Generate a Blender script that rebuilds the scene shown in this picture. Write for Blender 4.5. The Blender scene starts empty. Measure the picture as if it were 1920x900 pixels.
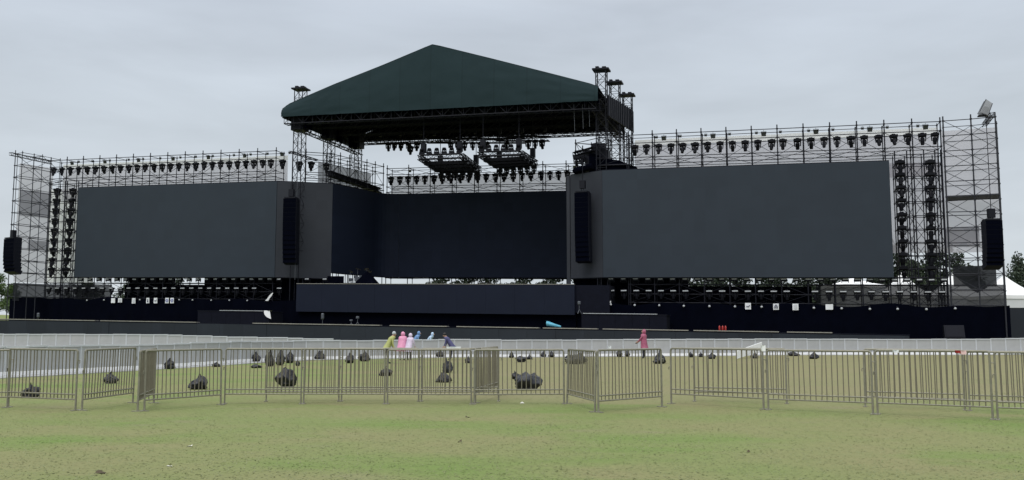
import bpy, bmesh, math, random
from mathutils import Vector, Matrix, noise
import numpy as np
random.seed(7)
R = math.radians
scene = bpy.context.scene
COL = scene.collection

# ------------------------------------------------------------------ camera and measuring
F, CX, CY, HOR, EYE = 1700.0, 960.0, 450.0, 620.0, 1.6
TH = math.atan((HOR - CY) / F)
cam_d = bpy.data.cameras.new('camera')
cam_d.sensor_width = 36.0
cam_d.lens = F / 1920.0 * 36.0
cam_d.clip_end = 6000
cam = bpy.data.objects.new('camera', cam_d)
COL.objects.link(cam)
cam.location = (0, 0, EYE)
cam.rotation_euler = (math.pi / 2 + TH, 0, 0)
scene.camera = cam

A = 0.28474            # the stage front stands at an angle to the camera
DIST = 81.0
SL = -0.01674          # the site falls gently to the right, the stage follows it
UU = Vector((math.cos(A), -math.sin(A), 0))
VV = Vector((math.sin(A), math.cos(A), 0))
OO = Vector((0, DIST, 0))
W_TOP, W_BOT, W_SCAF, W_SKIRT = 15.75, 6.357, 18.91, 4.14


def L(u, v, w):
    p = OO + UU * u + VV * v
    return Vector((p.x, p.y, w + SL * u))


def ray(x, y):
    cx, cy = (x - CX) / F, -(y - CY) / F
    return Vector((cx, math.cos(TH) - cy * math.sin(TH), math.sin(TH) + cy * math.cos(TH)))


def S(x, y, v=0.0):
    """photo point -> (u, w) on the stage plane at depth v"""
    d = ray(x, y)
    # (t*d - OO).VV = v
    t = (v + OO.dot(VV)) / (d.x * VV.x + d.y * VV.y)
    p = Vector((0, 0, EYE)) + d * t
    u = (p - OO).dot(UU)
    return u, p.z - SL * u


def solve_v(x, y, w):
    lo, hi = -30.0, 60.0
    for _ in range(60):
        m = (lo + hi) / 2
        if S(x, y, m)[1] < w:
            lo = m
        else:
            hi = m
    return S(x, y, m)[0], m


def ss(a, b, x):
    t = max(0.0, min(1.0, (x - a) / (b - a)))
    return t * t * (3 - 2 * t)


def T(X, Y):
    """ground height"""
    u = X * UU.x + (Y - DIST) * UU.y
    v = X * VV.x + (Y - DIST) * VV.y
    uc = max(-75, min(50, u))
    z = ss(-9.5, -4.5, v) * (0.9 + SL * uc)
    z += 0.32 * ss(-8, -28, X) * ss(42, 54, Y) * (1 - ss(-14, -9, v))
    z += 1.5 * ss(88, 110, Y) * ss(-42, -58, X)
    z += 0.05 * noise.noise((X * .15, Y * .15, 0)) * ss(8, 14, Y)
    return z


def G(x, y):
    d = ray(x, y)
    t = 2.0
    while t < 400:
        p = Vector((0, 0, EYE)) + d * t
        if p.z <= T(p.x, p.y):
            break
        t += 0.05
    return Vector((p.x, p.y, T(p.x, p.y)))


def at_depth(x, y, Y):
    d = ray(x, y)
    return Vector((0, 0, EYE)) + d * (Y / d.y)


# ------------------------------------------------------------------ materials
def mat(name, col, rough=.6, metal=0.0, var=.15, scale=3.0, bump=0.0, bscale=40.0, spec=.4, alpha=1.0, transl=0.0):
    m = bpy.data.materials.new(name)
    m.use_nodes = True
    nt = m.node_tree
    b = nt.nodes['Principled BSDF']
    out = nt.nodes['Material Output']
    b.inputs['Roughness'].default_value = rough
    b.inputs['Metallic'].default_value = metal
    b.inputs['Specular IOR Level'].default_value = spec
    tc = nt.nodes.new('ShaderNodeTexCoord')
    n = nt.nodes.new('ShaderNodeTexNoise')
    n.inputs['Scale'].default_value = scale
    n.inputs['Detail'].default_value = 6
    nt.links.new(tc.outputs['Object'], n.inputs['Vector'])
    mx = nt.nodes.new('ShaderNodeMix')
    mx.data_type = 'RGBA'
    mx.inputs[6].default_value = (*[c * (1 - var) for c in col], 1)
    mx.inputs[7].default_value = (*[min(1, c * (1 + var)) for c in col], 1)
    nt.links.new(n.outputs['Fac'], mx.inputs[0])
    nt.links.new(mx.outputs[2], b.inputs['Base Color'])
    if bump:
        n2 = nt.nodes.new('ShaderNodeTexNoise')
        n2.inputs['Scale'].default_value = bscale
        n2.inputs['Detail'].default_value = 5
        nt.links.new(tc.outputs['Object'], n2.inputs['Vector'])
        bp = nt.nodes.new('ShaderNodeBump')
        bp.inputs['Strength'].default_value = bump
        bp.inputs['Distance'].default_value = .05
        nt.links.new(n2.outputs['Fac'], bp.inputs['Height'])
        nt.links.new(bp.outputs['Normal'], b.inputs['Normal'])
    sh = b.outputs[0]
    if transl:
        t = nt.nodes.new('ShaderNodeBsdfTranslucent')
        nt.links.new(mx.outputs[2], t.inputs['Color'])
        ms = nt.nodes.new('ShaderNodeMixShader')
        ms.inputs[0].default_value = transl
        nt.links.new(sh, ms.inputs[1])
        nt.links.new(t.outputs[0], ms.inputs[2])
        sh = ms.outputs[0]
    if alpha < 1:
        t = nt.nodes.new('ShaderNodeBsdfTransparent')
        ms = nt.nodes.new('ShaderNodeMixShader')
        ms.inputs[0].default_value = alpha
        nt.links.new(t.outputs[0], ms.inputs[1])
        nt.links.new(sh, ms.inputs[2])
        sh = ms.outputs[0]
    nt.links.new(sh, out.inputs['Surface'])
    return m


M = {
    'led': mat('led_face', (.026, .035, .049), .6, 0, .10, .35, spec=.22),
    'led2': mat('led_face_grey', (.033, .037, .048), .6, 0, .10, .5, spec=.22),  # slightly lighter, redder grey than the main screens
    'ledshade': mat('led_face_shaded', (.013, .018, .034), .6, 0, .12, .3, spec=.10),  # front screen led darkened, shade of the recess put into the colour
    'fascia': mat('fascia_panel', (.010, .0135, .027), .6, 0, .15, .8, spec=.12),
    'black': mat('black_cloth', (.0012, .0018, .0055), .95, 0, .35, 1.2, .25, 6, spec=.03),
    'blackp': mat('black_paint', (.005, .006, .012), .6, 0, .3, 4, spec=.15),
    'deck': mat('stage_deck', (.006, .007, .014), .8, 0, .3, 3, spec=.1),
    'tarp': mat('roof_tarp', (.0168, .0325, .0385), .75, 0, .22, .22, .5, .9, spec=.12),
    'under': mat('roof_shade_cloth', (.001, .0016, .008), .95, 0, .2, 1, spec=.02),  # near-black, deep shade under the roof put into the colour
    'steel': mat('scaffold_tube', (.010, .011, .018), .6, .1, .4, 5, spec=.2),
    'truss': mat('truss_black', (.008, .009, .015), .6, .1, .3, 5, spec=.2),
    'trussal': mat('truss_aluminium', (.11, .12, .14), .5, .5, .3, 5),
    'lamp': mat('lamp_body', (.003, .0035, .007), .55, 0, .3, 8, spec=.15),
    'lens': mat('lamp_lens', (.03, .035, .05), .1, 0, .2, 8, spec=.6),
    'pale': mat('pale_label', (.42, .44, .47), .5, 0, .15, 8),
    'white': mat('white_cloth', (.88, .89, .91), .8, 0, .04, 2, .2, 4, transl=.5),
    'net': mat('grey_net', (.58, .56, .61), .9, 0, .10, 1.2, .2, 3, alpha=.72, transl=.5),
    'netdk': mat('grey_net_double', (.33, .33, .37), .9, 0, .12, 1.0, .2, 3, alpha=.8, transl=.45),
    'netblk': mat('black_net', (.020, .022, .030), .9, 0, .2, 1.0, .2, 3, alpha=.90, transl=.1),
    'netdark': mat('dark_net', (.024, .027, .034), .9, 0, .2, 1.0, .2, 3, alpha=.96),
    'alu': mat('aluminium_sheet', (.39, .395, .40), .5, .2, .14, 2.5, .08, 60),
    'alul': mat('aluminium_rail', (.58, .60, .63), .45, .2, .1, 6),
    'kick': mat('white_kick_plate', (.80, .80, .80), .6, 0, .12, 6),
    'galv': mat('galvanised_tube', (.235, .225, .18), .5, .3, .3, 9, .1, 60, spec=.35),
    'galvd': mat('dull_tube', (.175, .160, .12), .6, .2, .35, 9, .1, 60, spec=.3),
    'tan': mat('worn_edge', (.26, .25, .23), .8, 0, .3, 3),
    'run': mat('runway_panel', (.021, .026, .035), .7, 0, .22, .6, .1, 8, spec=.2),
    'bag': mat('black_plastic', (.005, .0055, .010), .32, 0, .35, 8, .9, 9, spec=.4),
    'bagg': mat('dark_grey_plastic', (.014, .016, .022), .35, 0, .35, 8, .9, 9, spec=.4),
    'tent': mat('tent_pvc', (.82, .83, .84), .55, 0, .05, 1),
    'tentw': mat('tent_wall', (.60, .62, .64), .6, 0, .06, 1),
    'trunk': mat('bark', (.07, .055, .04), .9, 0, .3, 6, .4, 20),
    'skin': mat('skin', (.45, .28, .20), .55, 0, .08, 10),
    'hair': mat('hair', (.012, .010, .010), .5, 0, .3, 20),
    'pink': mat('pink_raincoat', (.66, .27, .43), .4, 0, .12, 9, .3, 14),
    'lilac': mat('lilac_raincoat', (.58, .50, .64), .4, 0, .12, 9, .3, 14),
    'blue': mat('blue_raincoat', (.13, .25, .48), .4, 0, .12, 9, .3, 14),
    'ltblue': mat('pale_blue_raincoat', (.42, .55, .72), .4, 0, .12, 9, .3, 14),
    'navy': mat('navy_jacket', (.06, .06, .15), .6, 0, .2, 9),
    'red': mat('rose_raincoat', (.34, .09, .16), .4, 0, .3, 9, .3, 14),
    'lime': mat('lime_shirt', (.36, .38, .14), .7, 0, .15, 9),
    'trous': mat('dark_trousers', (.03, .03, .045), .8, 0, .2, 9),
    'shoe': mat('shoes', (.02, .02, .02), .6, 0, .2, 9),
    'teal': mat('teal_tarpaulin', (.10, .36, .50), .45, 0, .15, 6, .3, 9),
    'ext': mat('red_enamel', (.36, .03, .025), .4, 0, .1, 6),
    'paper': mat('paper', (.74, .76, .80), .8, 0, .05, 6),
    'ink': mat('dark_ink', (.03, .035, .08), .8, 0, .1, 6),
    'inkb': mat('blue_ink', (.10, .12, .38), .8, 0, .1, 6),
    'cover': mat('clear_rain_cover', (.40, .41, .44), .3, 0, .12, 3, .4, 5, alpha=.75, transl=.35),
    'brass': mat('cymbal_bronze', (.65, .60, .45), .25, .8, .1, 6),
    'paletr': mat('pale_trousers', (.62, .58, .62), .7, 0, .1, 9),
    'steelp': mat('pale_tube', (.42, .43, .46), .5, .2, .2, 5),
    'steelm': mat('tower_tube', (.028, .030, .040), .6, .1, .4, 5, spec=.25),
    'litter': mat('litter', (.75, .74, .68), .8, 0, .1, 9),
    'leafd': mat('dead_leaf', (.07, .055, .03), .8, 0, .3, 9),
}


def leaf_mat(name, c1, c2):
    m = bpy.data.materials.new(name)
    m.use_nodes = True
    nt = m.node_tree
    b = nt.nodes['Principled BSDF']
    b.inputs['Roughness'].default_value = .6
    b.inputs['Specular IOR Level'].default_value = .25
    at = nt.nodes.new('ShaderNodeAttribute')
    at.attribute_name = 'tone'
    mx = nt.nodes.new('ShaderNodeMix')
    mx.data_type = 'RGBA'
    mx.inputs[6].default_value = (*c1, 1)
    mx.inputs[7].default_value = (*c2, 1)
    nt.links.new(at.outputs['Fac'], mx.inputs[0])
    nt.links.new(mx.outputs[2], b.inputs['Base Color'])
    return m


def modules(m, du, dz, amt, seam=0.0):
    """small tone differences between the cabinets of a wall, and welded seams of a tarpaulin"""
    nt = m.node_tree
    N, K = nt.nodes, nt.links
    b = N['Principled BSDF']
    src = b.inputs['Base Color'].links[0].from_socket
    tc = N.new('ShaderNodeTexCoord')
    mp = N.new('ShaderNodeMapping')
    mp.inputs['Rotation'].default_value = (0, 0, A)
    K.new(tc.outputs['Object'], mp.inputs['Vector'])
    sn = N.new('ShaderNodeVectorMath')
    sn.operation = 'SNAP'
    sn.inputs[1].default_value = (du, 400, dz)
    K.new(mp.outputs[0], sn.inputs[0])
    wn = N.new('ShaderNodeTexWhiteNoise')
    K.new(sn.outputs[0], wn.inputs['Vector'])
    mr = N.new('ShaderNodeMapRange')
    mr.inputs['To Min'].default_value = 1 - amt
    mr.inputs['To Max'].default_value = 1 + amt
    K.new(wn.outputs['Value'], mr.inputs['Value'])
    val = mr.outputs[0]
    if seam:
        sx = N.new('ShaderNodeSeparateXYZ')
        K.new(mp.outputs[0], sx.inputs[0])
        pp = N.new('ShaderNodeMath')
        pp.operation = 'PINGPONG'
        pp.inputs[1].default_value = du / 2
        K.new(sx.outputs['X'], pp.inputs[0])
        lt = N.new('ShaderNodeMath')
        lt.operation = 'LESS_THAN'
        lt.inputs[1].default_value = .05
        K.new(pp.outputs[0], lt.inputs[0])
        ml = N.new('ShaderNodeMath')
        ml.operation = 'MULTIPLY_ADD'
        ml.inputs[1].default_value = -seam
        K.new(lt.outputs[0], ml.inputs[0])
        K.new(val, ml.inputs[2])
        val = ml.outputs[0]
    vm_ = N.new('ShaderNodeVectorMath')
    vm_.operation = 'SCALE'
    K.new(src, vm_.inputs[0])
    K.new(val, vm_.inputs['Scale'])
    K.new(vm_.outputs[0], b.inputs['Base Color'])


modules(M['led'], .96, .96, .045)
modules(M['led2'], .96, .96, .045)
modules(M['ledshade'], .96, .96, .08)
modules(M['tarp'], 3.1, 50, .05, .16)
modules(M['run'], 2.07, 50, .12)
modules(M['alu'], .5, 50, .05)
M['leaf'] = leaf_mat('leaf', (.010, .018, .010), (.034, .052, .026))
M['leafpale'] = leaf_mat('leaf_mid_green', (.035, .065, .020), (.10, .15, .05))
M['conifer'] = leaf_mat('conifer_needles', (.020, .032, .024), (.055, .075, .05))
M['blade'] = leaf_mat('grass_blade', (.160, .200, .072), (.198, .206, .098))
_n = M['blade'].node_tree.nodes
_up = _n.new('ShaderNodeCombineXYZ')            # short blades take the light of the whole sky, like the turf under them
_up.inputs[2].default_value = 1.0
M['blade'].node_tree.links.new(_up.outputs[0], _n['Principled BSDF'].inputs['Normal'])


def grass_mat():
    m = bpy.data.materials.new('lawn')
    m.use_nodes = True
    nt = m.node_tree
    N, K = nt.nodes, nt.links
    b = N['Principled BSDF']
    b.inputs['Roughness'].default_value = .9
    b.inputs['Specular IOR Level'].default_value = .12
    tc = N.new('ShaderNodeTexCoord')

    def nz(scale, detail=5, sx=1, sy=1, off=0, rough=.55):
        mp = N.new('ShaderNodeMapping')
        mp.inputs['Scale'].default_value = (sx, sy, 1)
        mp.inputs['Location'].default_value = (off, off * .7, 0)
        K.new(tc.outputs['Object'], mp.inputs['Vector'])
        n = N.new('ShaderNodeTexNoise')
        n.inputs['Scale'].default_value = scale
        n.inputs['Detail'].default_value = detail
        n.inputs['Roughness'].default_value = rough
        K.new(mp.outputs[0], n.inputs['Vector'])
        return n.outputs['Fac']

    def ramp(fac, a, c):
        r = N.new('ShaderNodeValToRGB')
        r.color_ramp.elements[0].position = a
        r.color_ramp.elements[1].position = c
        K.new(fac, r.inputs[0])
        return r.outputs[0]

    def mix(f, a, c):
        mx = N.new('ShaderNodeMix')
        mx.data_type = 'RGBA'
        K.new(f, mx.inputs[0])
        for i, s in ((6, a), (7, c)):
            if isinstance(s, tuple):
                mx.inputs[i].default_value = (*s, 1)
            else:
                K.new(s, mx.inputs[i])
        return mx.outputs[2]

    green, tan, lush, bare = (.172, .207, .080), (.205, .202, .100), (.142, .203, .060), (.208, .192, .122)
    base = mix(ramp(nz(.28, 6), .38, .62), green, tan)
    base = mix(ramp(nz(.30, 5, .8, 1.5, 31), .50, .70), base, lush)
    base = mix(ramp(nz(.30, 7, 1, 1.6, 77, .65), .60, .76), base, bare)
    fine = ramp(nz(9, 8, 1, .6, 5, .7), .30, .72)
    dark = N.new('ShaderNodeMix')
    dark.data_type = 'RGBA'
    dark.blend_type = 'MULTIPLY'
    dark.inputs[0].default_value = 1
    K.new(base, dark.inputs[6])
    mxf = mix(fine, (.90, .91, .88), (1.08, 1.07, 1.06))
    K.new(mxf, dark.inputs[7])
    d2 = N.new('ShaderNodeMix')
    d2.data_type = 'RGBA'
    d2.blend_type = 'MULTIPLY'
    d2.inputs[0].default_value = 1
    K.new(dark.outputs[2], d2.inputs[6])
    mxg = mix(ramp(nz(55, 4, 1, .8, 9, .7), .25, .75), (.92, .93, .91), (1.07, 1.065, 1.06))
    K.new(mxg, d2.inputs[7])
    # trodden, drier ground between the two rows of barriers
    sep = N.new('ShaderNodeSeparateXYZ')
    K.new(tc.outputs['Object'], sep.inputs[0])
    mr = N.new('ShaderNodeMapRange')
    mr.interpolation_type = 'SMOOTHSTEP'
    mr.inputs['From Min'].default_value = 18.5
    mr.inputs['From Max'].default_value = 23
    K.new(sep.outputs['Y'], mr.inputs['Value'])
    mr2 = N.new('ShaderNodeMapRange')
    mr2.interpolation_type = 'SMOOTHSTEP'
    mr2.inputs['From Min'].default_value = -9
    mr2.inputs['From Max'].default_value = 0
    K.new(sep.outputs['X'], mr2.inputs['Value'])
    mm = N.new('ShaderNodeMath')
    mm.operation = 'MULTIPLY'
    K.new(mr.outputs[0], mm.inputs[0])
    K.new(mr2.outputs[0], mm.inputs[1])
    m3 = N.new('ShaderNodeMath')
    m3.operation = 'MULTIPLY'
    m3.inputs[1].default_value = .75
    K.new(mm.outputs[0], m3.inputs[0])
    fin = mix(m3.outputs[0], d2.outputs[2], (.215, .195, .112))
    K.new(fin, b.inputs['Base Color'])
    bp = N.new('ShaderNodeBump')
    bp.inputs['Strength'].default_value = .35
    bp.inputs['Distance'].default_value = .02
    K.new(nz(28, 6, 1, 1, 3, .7), bp.inputs['Height'])
    K.new(bp.outputs[0], b.inputs['Normal'])
    return m


M['grass'] = grass_mat()


# ------------------------------------------------------------------ mesh helpers
class MB:
    def __init__(self, tf=None):
        self.v, self.f, self.tf = [], [], tf

    def add(self, pts, faces):
        n = len(self.v)
        self.v += [self.tf(*p) if self.tf else Vector(p) for p in pts]
        self.f += [[i + n for i in q] for q in faces]
        return self

    def box(self, x0, x1, y0, y1, z0, z1):
        P = [(x, y, z) for z in (z0, z1) for y in (y0, y1) for x in (x0, x1)]
        return self.add(P, [(0, 2, 3, 1), (4, 5, 7, 6), (0, 1, 5, 4), (2, 6, 7, 3), (0, 4, 6, 2), (1, 3, 7, 5)])

    def frust(self, cx, cy, z0, z1, a0, b0, a1, b1, dx=0):
        P = [(cx + sx * a0, cy + sy * b0, z0) for sx, sy in ((-1, -1), (1, -1), (1, 1), (-1, 1))]
        P += [(cx + dx + sx * a1, cy + sy * b1, z1) for sx, sy in ((-1, -1), (1, -1), (1, 1), (-1, 1))]
        return self.add(P, [(3, 2, 1, 0), (4, 5, 6, 7), (0, 1, 5, 4), (1, 2, 6, 5), (2, 3, 7, 6), (3, 0, 4, 7)])

    def tube(self, p, q, r, n=5, r2=None):
        p = self.tf(*p) if self.tf else Vector(p)
        q = self.tf(*q) if self.tf else Vector(q)
        d = (q - p)
        if d.length < 1e-6:
            return self
        d.normalize()
        a = d.orthogonal().normalized()
        b = d.cross(a)
        r2 = r if r2 is None else r2
        k = len(self.v)
        for c, rr in ((p, r), (q, r2)):
            for i in range(n):
                t = 2 * math.pi * i / n
                self.v.append(c + (a * math.cos(t) + b * math.sin(t)) * rr)
        for i in range(n):
            j = (i + 1) % n
            self.f.append([k + i, k + j, k + n + j, k + n + i])
        self.f.append([k + i for i in range(n)][::-1])
        self.f.append([k + n + i for i in range(n)])
        return self

    def path(self, pts, r, n=5):
        for p, q in zip(pts[:-1], pts[1:]):
            self.tube(p, q, r, n)
        return self

    def lathe(self, prof, c=(0, 0, 0), n=12, axis='z'):
        k = []
        faces = []
        for (r, z) in prof:
            for i in range(n):
                t = 2 * math.pi * i / n
                x, y = r * math.cos(t), r * math.sin(t)
                k.append((c[0] + x, c[1] + y, c[2] + z) if axis == 'z' else (c[0] + x, c[1] + z, c[2] + y))
        for j in range(len(prof) - 1):
            for i in range(n):
                i2 = (i + 1) % n
                faces.append((j * n + i, j * n + i2, (j + 1) * n + i2, (j + 1) * n + i))
        faces.append(tuple(range(n))[::-1])
        faces.append(tuple((len(prof) - 1) * n + i for i in range(n)))
        return self.add(k, faces)

    def grid(self, fn, nu, nv):
        P = [fn(i / nu, j / nv) for j in range(nv + 1) for i in range(nu + 1)]
        return self.add(P, [(j * (nu + 1) + i, j * (nu + 1) + i + 1, (j + 1) * (nu + 1) + i + 1, (j + 1) * (nu + 1) + i)
                            for j in range(nv) for i in range(nu)])

    def build(self, name, m, parent=None, origin=None, smooth=False):
        o3 = Vector(origin) if origin is not None else Vector((0, 0, 0))
        me = bpy.data.meshes.new(name)
        me.from_pydata([tuple(v - o3) for v in self.v], [], self.f)
        me.validate()
        bm = bmesh.new()
        bm.from_mesh(me)
        bmesh.ops.recalc_face_normals(bm, faces=bm.faces)
        bm.to_mesh(me)
        bm.free()
        me.materials.append(m)
        if smooth:
            me.polygons.foreach_set('use_smooth', [True] * len(me.polygons))
        o = bpy.data.objects.new(name, me)
        COL.objects.link(o)
        if parent is not None:
            o.parent = parent
        else:
            o.location = o3
        return o


def tag(o, label, cat, group=None, kind=None):
    o['label'] = label
    o['category'] = cat
    if group:
        o['group'] = group
    if kind:
        o['kind'] = kind
    return o


def thing(name, label, cat, loc=(0, 0, 0), rz=0.0, group=None):
    o = bpy.data.objects.new(name, None)
    o.empty_display_size = .2
    COL.objects.link(o)
    o.location = loc
    o.rotation_euler = (0, 0, rz)
    return tag(o, label, cat, group)


def kids(o):
    return [c for c in CH.get(o.name, [])] if o.name in CH else list(o.children)


CH = {}


def dup(root, label=None, group=None):
    if root.name not in CH:
        CH[root.name] = list(root.children)
    r = root.copy()
    COL.objects.link(r)
    if label:
        r['label'] = label
    if group:
        r['group'] = group
    for c in CH[root.name]:
        if c.name not in CH:
            CH[c.name] = list(c.children)
        k = c.copy()
        COL.objects.link(k)
        k.parent = r
        for g in CH[c.name]:
            q = g.copy()
            COL.objects.link(q)
            q.parent = k
    return r


ONES = 'first second third fourth fifth sixth seventh eighth ninth tenth eleventh twelfth thirteenth fourteenth fifteenth sixteenth seventeenth eighteenth nineteenth'.split()
TENS = {2: 'twent', 3: 'thirt', 4: 'fort', 5: 'fift', 6: 'sixt', 7: 'sevent', 8: 'eight', 9: 'ninet'}


def nth(i):                                   # 0 -> first
    n = i + 1
    if n < 20:
        return ONES[n - 1]
    t, o = divmod(n, 10)
    return TENS[t] + ('ieth' if o == 0 else 'y-' + ONES[o - 1])


def place(proto, used, label, group, loc, rz=0.0, rx=0.0, ry=0.0, sc=(1, 1, 1)):
    """the first call moves the model itself, later calls copy it"""
    if proto.name not in CH:
        CH[proto.name] = list(proto.children)
    o = dup(proto) if proto.name in used else proto
    used.add(proto.name)
    o['label'] = label
    if group:
        o['group'] = group
    o.location = loc
    o.rotation_euler = (rx, ry, rz)
    o.scale = sc
    return o


USED = set()
RZ = -A

# ------------------------------------------------------------------ world and light
w = bpy.data.worlds.new('World')
scene.world = w
w.use_nodes = True
nt = w.node_tree
N, K = nt.nodes, nt.links
for n in list(N):
    N.remove(n)
out = N.new('ShaderNodeOutputWorld')
SUN_EL, SUN_AZ = R(58), R(205)
sky = N.new('ShaderNodeTexSky')
sky.sky_type = 'NISHITA'
sky.sun_disc = False
sky.sun_elevation = SUN_EL
sky.sun_rotation = SUN_AZ
sky.dust_density = 3
bg1 = N.new('ShaderNodeBackground')
bg1.inputs[1].default_value = .08
K.new(sky.outputs[0], bg1.inputs[0])
tc = N.new('ShaderNodeTexCoord')
sep = N.new('ShaderNodeSeparateXYZ')
K.new(tc.outputs['Generated'], sep.inputs[0])
rp = N.new('ShaderNodeValToRGB')
cr = rp.color_ramp
cr.elements[0].position = 0
cr.elements[0].color = (.60, .65, .68, 1)
cr.elements[1].position = 1
cr.elements[1].color = (1.50, 1.54, 1.58, 1)
for p, c in ((.10, (.565, .615, .66, 1)), (.22, (.535, .59, .645, 1)), (.34, (.53, .585, .66, 1)), (.55, (1.0, 1.04, 1.09, 1))):
    e = cr.elements.new(p)
    e.color = c
K.new(sep.outputs['Z'], rp.inputs[0])
mp = N.new('ShaderNodeMapping')
mp.inputs['Scale'].default_value = (1.0, 1.0, 4.2)
mp.inputs['Rotation'].default_value = (0, R(6), R(20))
K.new(tc.outputs['Generated'], mp.inputs['Vector'])
n1 = N.new('ShaderNodeTexNoise')
n1.inputs['Scale'].default_value = 3.4
n1.inputs['Detail'].default_value = 7
n1.inputs['Roughness'].default_value = .5
n1.inputs['Distortion'].default_value = .3
K.new(mp.outputs[0], n1.inputs['Vector'])
mr = N.new('ShaderNodeMapRange')
mr.inputs['From Min'].default_value = .28
mr.inputs['From Max'].default_value = .72
mr.inputs['To Min'].default_value = .89
mr.inputs['To Max'].default_value = 1.12
K.new(n1.outputs['Fac'], mr.inputs['Value'])
vm = N.new('ShaderNodeVectorMath')
vm.operation = 'SCALE'
K.new(rp.outputs[0], vm.inputs[0])
K.new(mr.outputs[0], vm.inputs['Scale'])
bg2 = N.new('ShaderNodeBackground')
bg2.inputs[1].default_value = 1.13
K.new(vm.outputs[0], bg2.inputs[0])
mxs = N.new('ShaderNodeMixShader')
mxs.inputs[0].default_value = .93
K.new(bg1.outputs[0], mxs.inputs[1])
K.new(bg2.outputs[0], mxs.inputs[2])
K.new(mxs.outputs[0], out.inputs['Surface'])

sd = bpy.data.lights.new('sun', 'SUN')
sd.energy = 1.5
sd.angle = R(40)
sd.color = (1, .96, .90)
so = bpy.data.objects.new('sun', sd)
COL.objects.link(so)
so.location = (-20, -20, 60)
# sky sun_rotation is measured clockwise from +Y
sdir = Vector((math.sin(SUN_AZ) * math.cos(SUN_EL), math.cos(SUN_AZ) * math.cos(SUN_EL), math.sin(SUN_EL)))
so.rotation_euler = (-sdir).to_track_quat('-Z', 'Y').to_euler()

scene.view_settings.view_transform = 'Standard'
scene.view_settings.look = 'None'
scene.view_settings.exposure = 0
scene.view_settings.gamma = 1
scene.cycles.max_bounces = 8
scene.cycles.transparent_max_bounces = 16
scene.cycles.use_denoising = True

# ------------------------------------------------------------------ ground
xs = [-3000, -1200, -500, -250, -160, -120] + [(-100 + i * 1.25) for i in range(161)] + [120, 160, 250, 500, 1200, 3000]
ys = [-300, -80, -30] + [(-10 + i * 1.25) for i in range(129)] + [165, 190, 240, 350, 600, 1200, 3000]
g = MB()
P = [(x, y, T(x, y)) for y in ys for x in xs]
nx = len(xs)
g.add(P, [(j * nx + i, j * nx + i + 1, (j + 1) * nx + i + 1, (j + 1) * nx + i) for j in range(len(ys) - 1) for i in range(nx - 1)])
go = g.build('ground', M['grass'], smooth=True)
go['kind'] = 'structure'

# short blades standing in the near part of the lawn
rng = np.random.default_rng(3)
NB = 70000
yy = 8.6 + (31 - 8.6) * rng.random(NB) ** 1.5
xx = (rng.random(NB) * 2 - 1) * (yy * .60 + .6)
nzv = np.array([noise.noise((a * .5, b * .5, 3)) for a, b in zip(xx, yy)])
hh = (.004 + .009 * rng.random(NB)) * (1 + .6 * np.clip(nzv, -1, 1))
az = rng.random(NB) * 2 * np.pi
wd = .005 + .005 * rng.random(NB)
ln = .02 + .04 * rng.random(NB)
la = rng.random(NB) * 2 * np.pi
zz = np.array([T(a, b) for a, b in zip(xx, yy)]) + .001
V = np.zeros((NB, 3, 3))
V[:, 0] = np.stack([xx - np.cos(az) * wd, yy - np.sin(az) * wd, zz], 1)
V[:, 1] = np.stack([xx + np.cos(az) * wd, yy + np.sin(az) * wd, zz], 1)
V[:, 2] = np.stack([xx + np.cos(la) * ln, yy + np.sin(la) * ln, zz + hh], 1)
cr_ = np.cross(V[:, 1] - V[:, 0], V[:, 2] - V[:, 0])
fl_ = cr_[:, 2] < 0                                   # every blade shows its upper side to the sky
V[fl_] = V[fl_][:, [1, 0, 2]]
me = bpy.data.meshes.new('grass')
me.from_pydata(V.reshape(-1, 3).tolist(), [], [(3 * i, 3 * i + 1, 3 * i + 2) for i in range(NB)])
tn = np.clip(.5 + .55 * nzv + .25 * rng.standard_normal(NB), 0, 1)
me.attributes.new('tone', 'FLOAT', 'POINT').data.foreach_set('value', np.repeat(tn, 3))
me.materials.append(M['blade'])
gr = bpy.data.objects.new('grass', me)
COL.objects.link(gr)
tag(gr, 'short dry grass blades of the open lawn in front of the steel barriers', 'grass', kind='stuff')

# ------------------------------------------------------------------ key corners of the stage
UL0, UL1 = S(143, 440)[0], S(517, 430)[0]
UR0, UR1 = S(1130, 430)[0], S(1672, 420)[0]
PB = solve_v(624, 344.8, W_TOP)           # left corner of the recess
PC = solve_v(722, 365, W_TOP)             # back corner
PE = solve_v(1069, 328.5, W_TOP)          # right corner of the recess
PBR = solve_v(1069, 358.5, W_TOP)
print('corners', UL0, UL1, UR0, UR1, PB, PC, PE, PBR)


def slab(mb, pts, w0, w1, th):
    """an upright wall along (u,v) points, th thick towards the back"""
    n = len(pts)
    bk = []
    for i in range(n):
        a = Vector(pts[max(0, i - 1)])
        b = Vector(pts[min(n - 1, i + 1)])
        d = (b - a).normalized()
        nrm = Vector((-d.y, d.x))
        bk.append(Vector(pts[i]) + nrm * th)
    P = []
    for i in range(n):
        P += [(pts[i][0], pts[i][1], w0), (pts[i][0], pts[i][1], w1), (bk[i].x, bk[i].y, w0), (bk[i].x, bk[i].y, w1)]
    fs = []
    for i in range(n - 1):
        a, b = 4 * i, 4 * i + 4
        fs += [(a, b, b + 1, a + 1), (a + 2, a + 3, b + 3, b + 2), (a + 1, b + 1, b + 3, a + 3), (a, a + 2, b + 2, b)]
    fs += [(0, 1, 3, 2), (4 * n - 4, 4 * n - 2, 4 * n - 1, 4 * n - 3)]
    return mb.add(P, fs)


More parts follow.
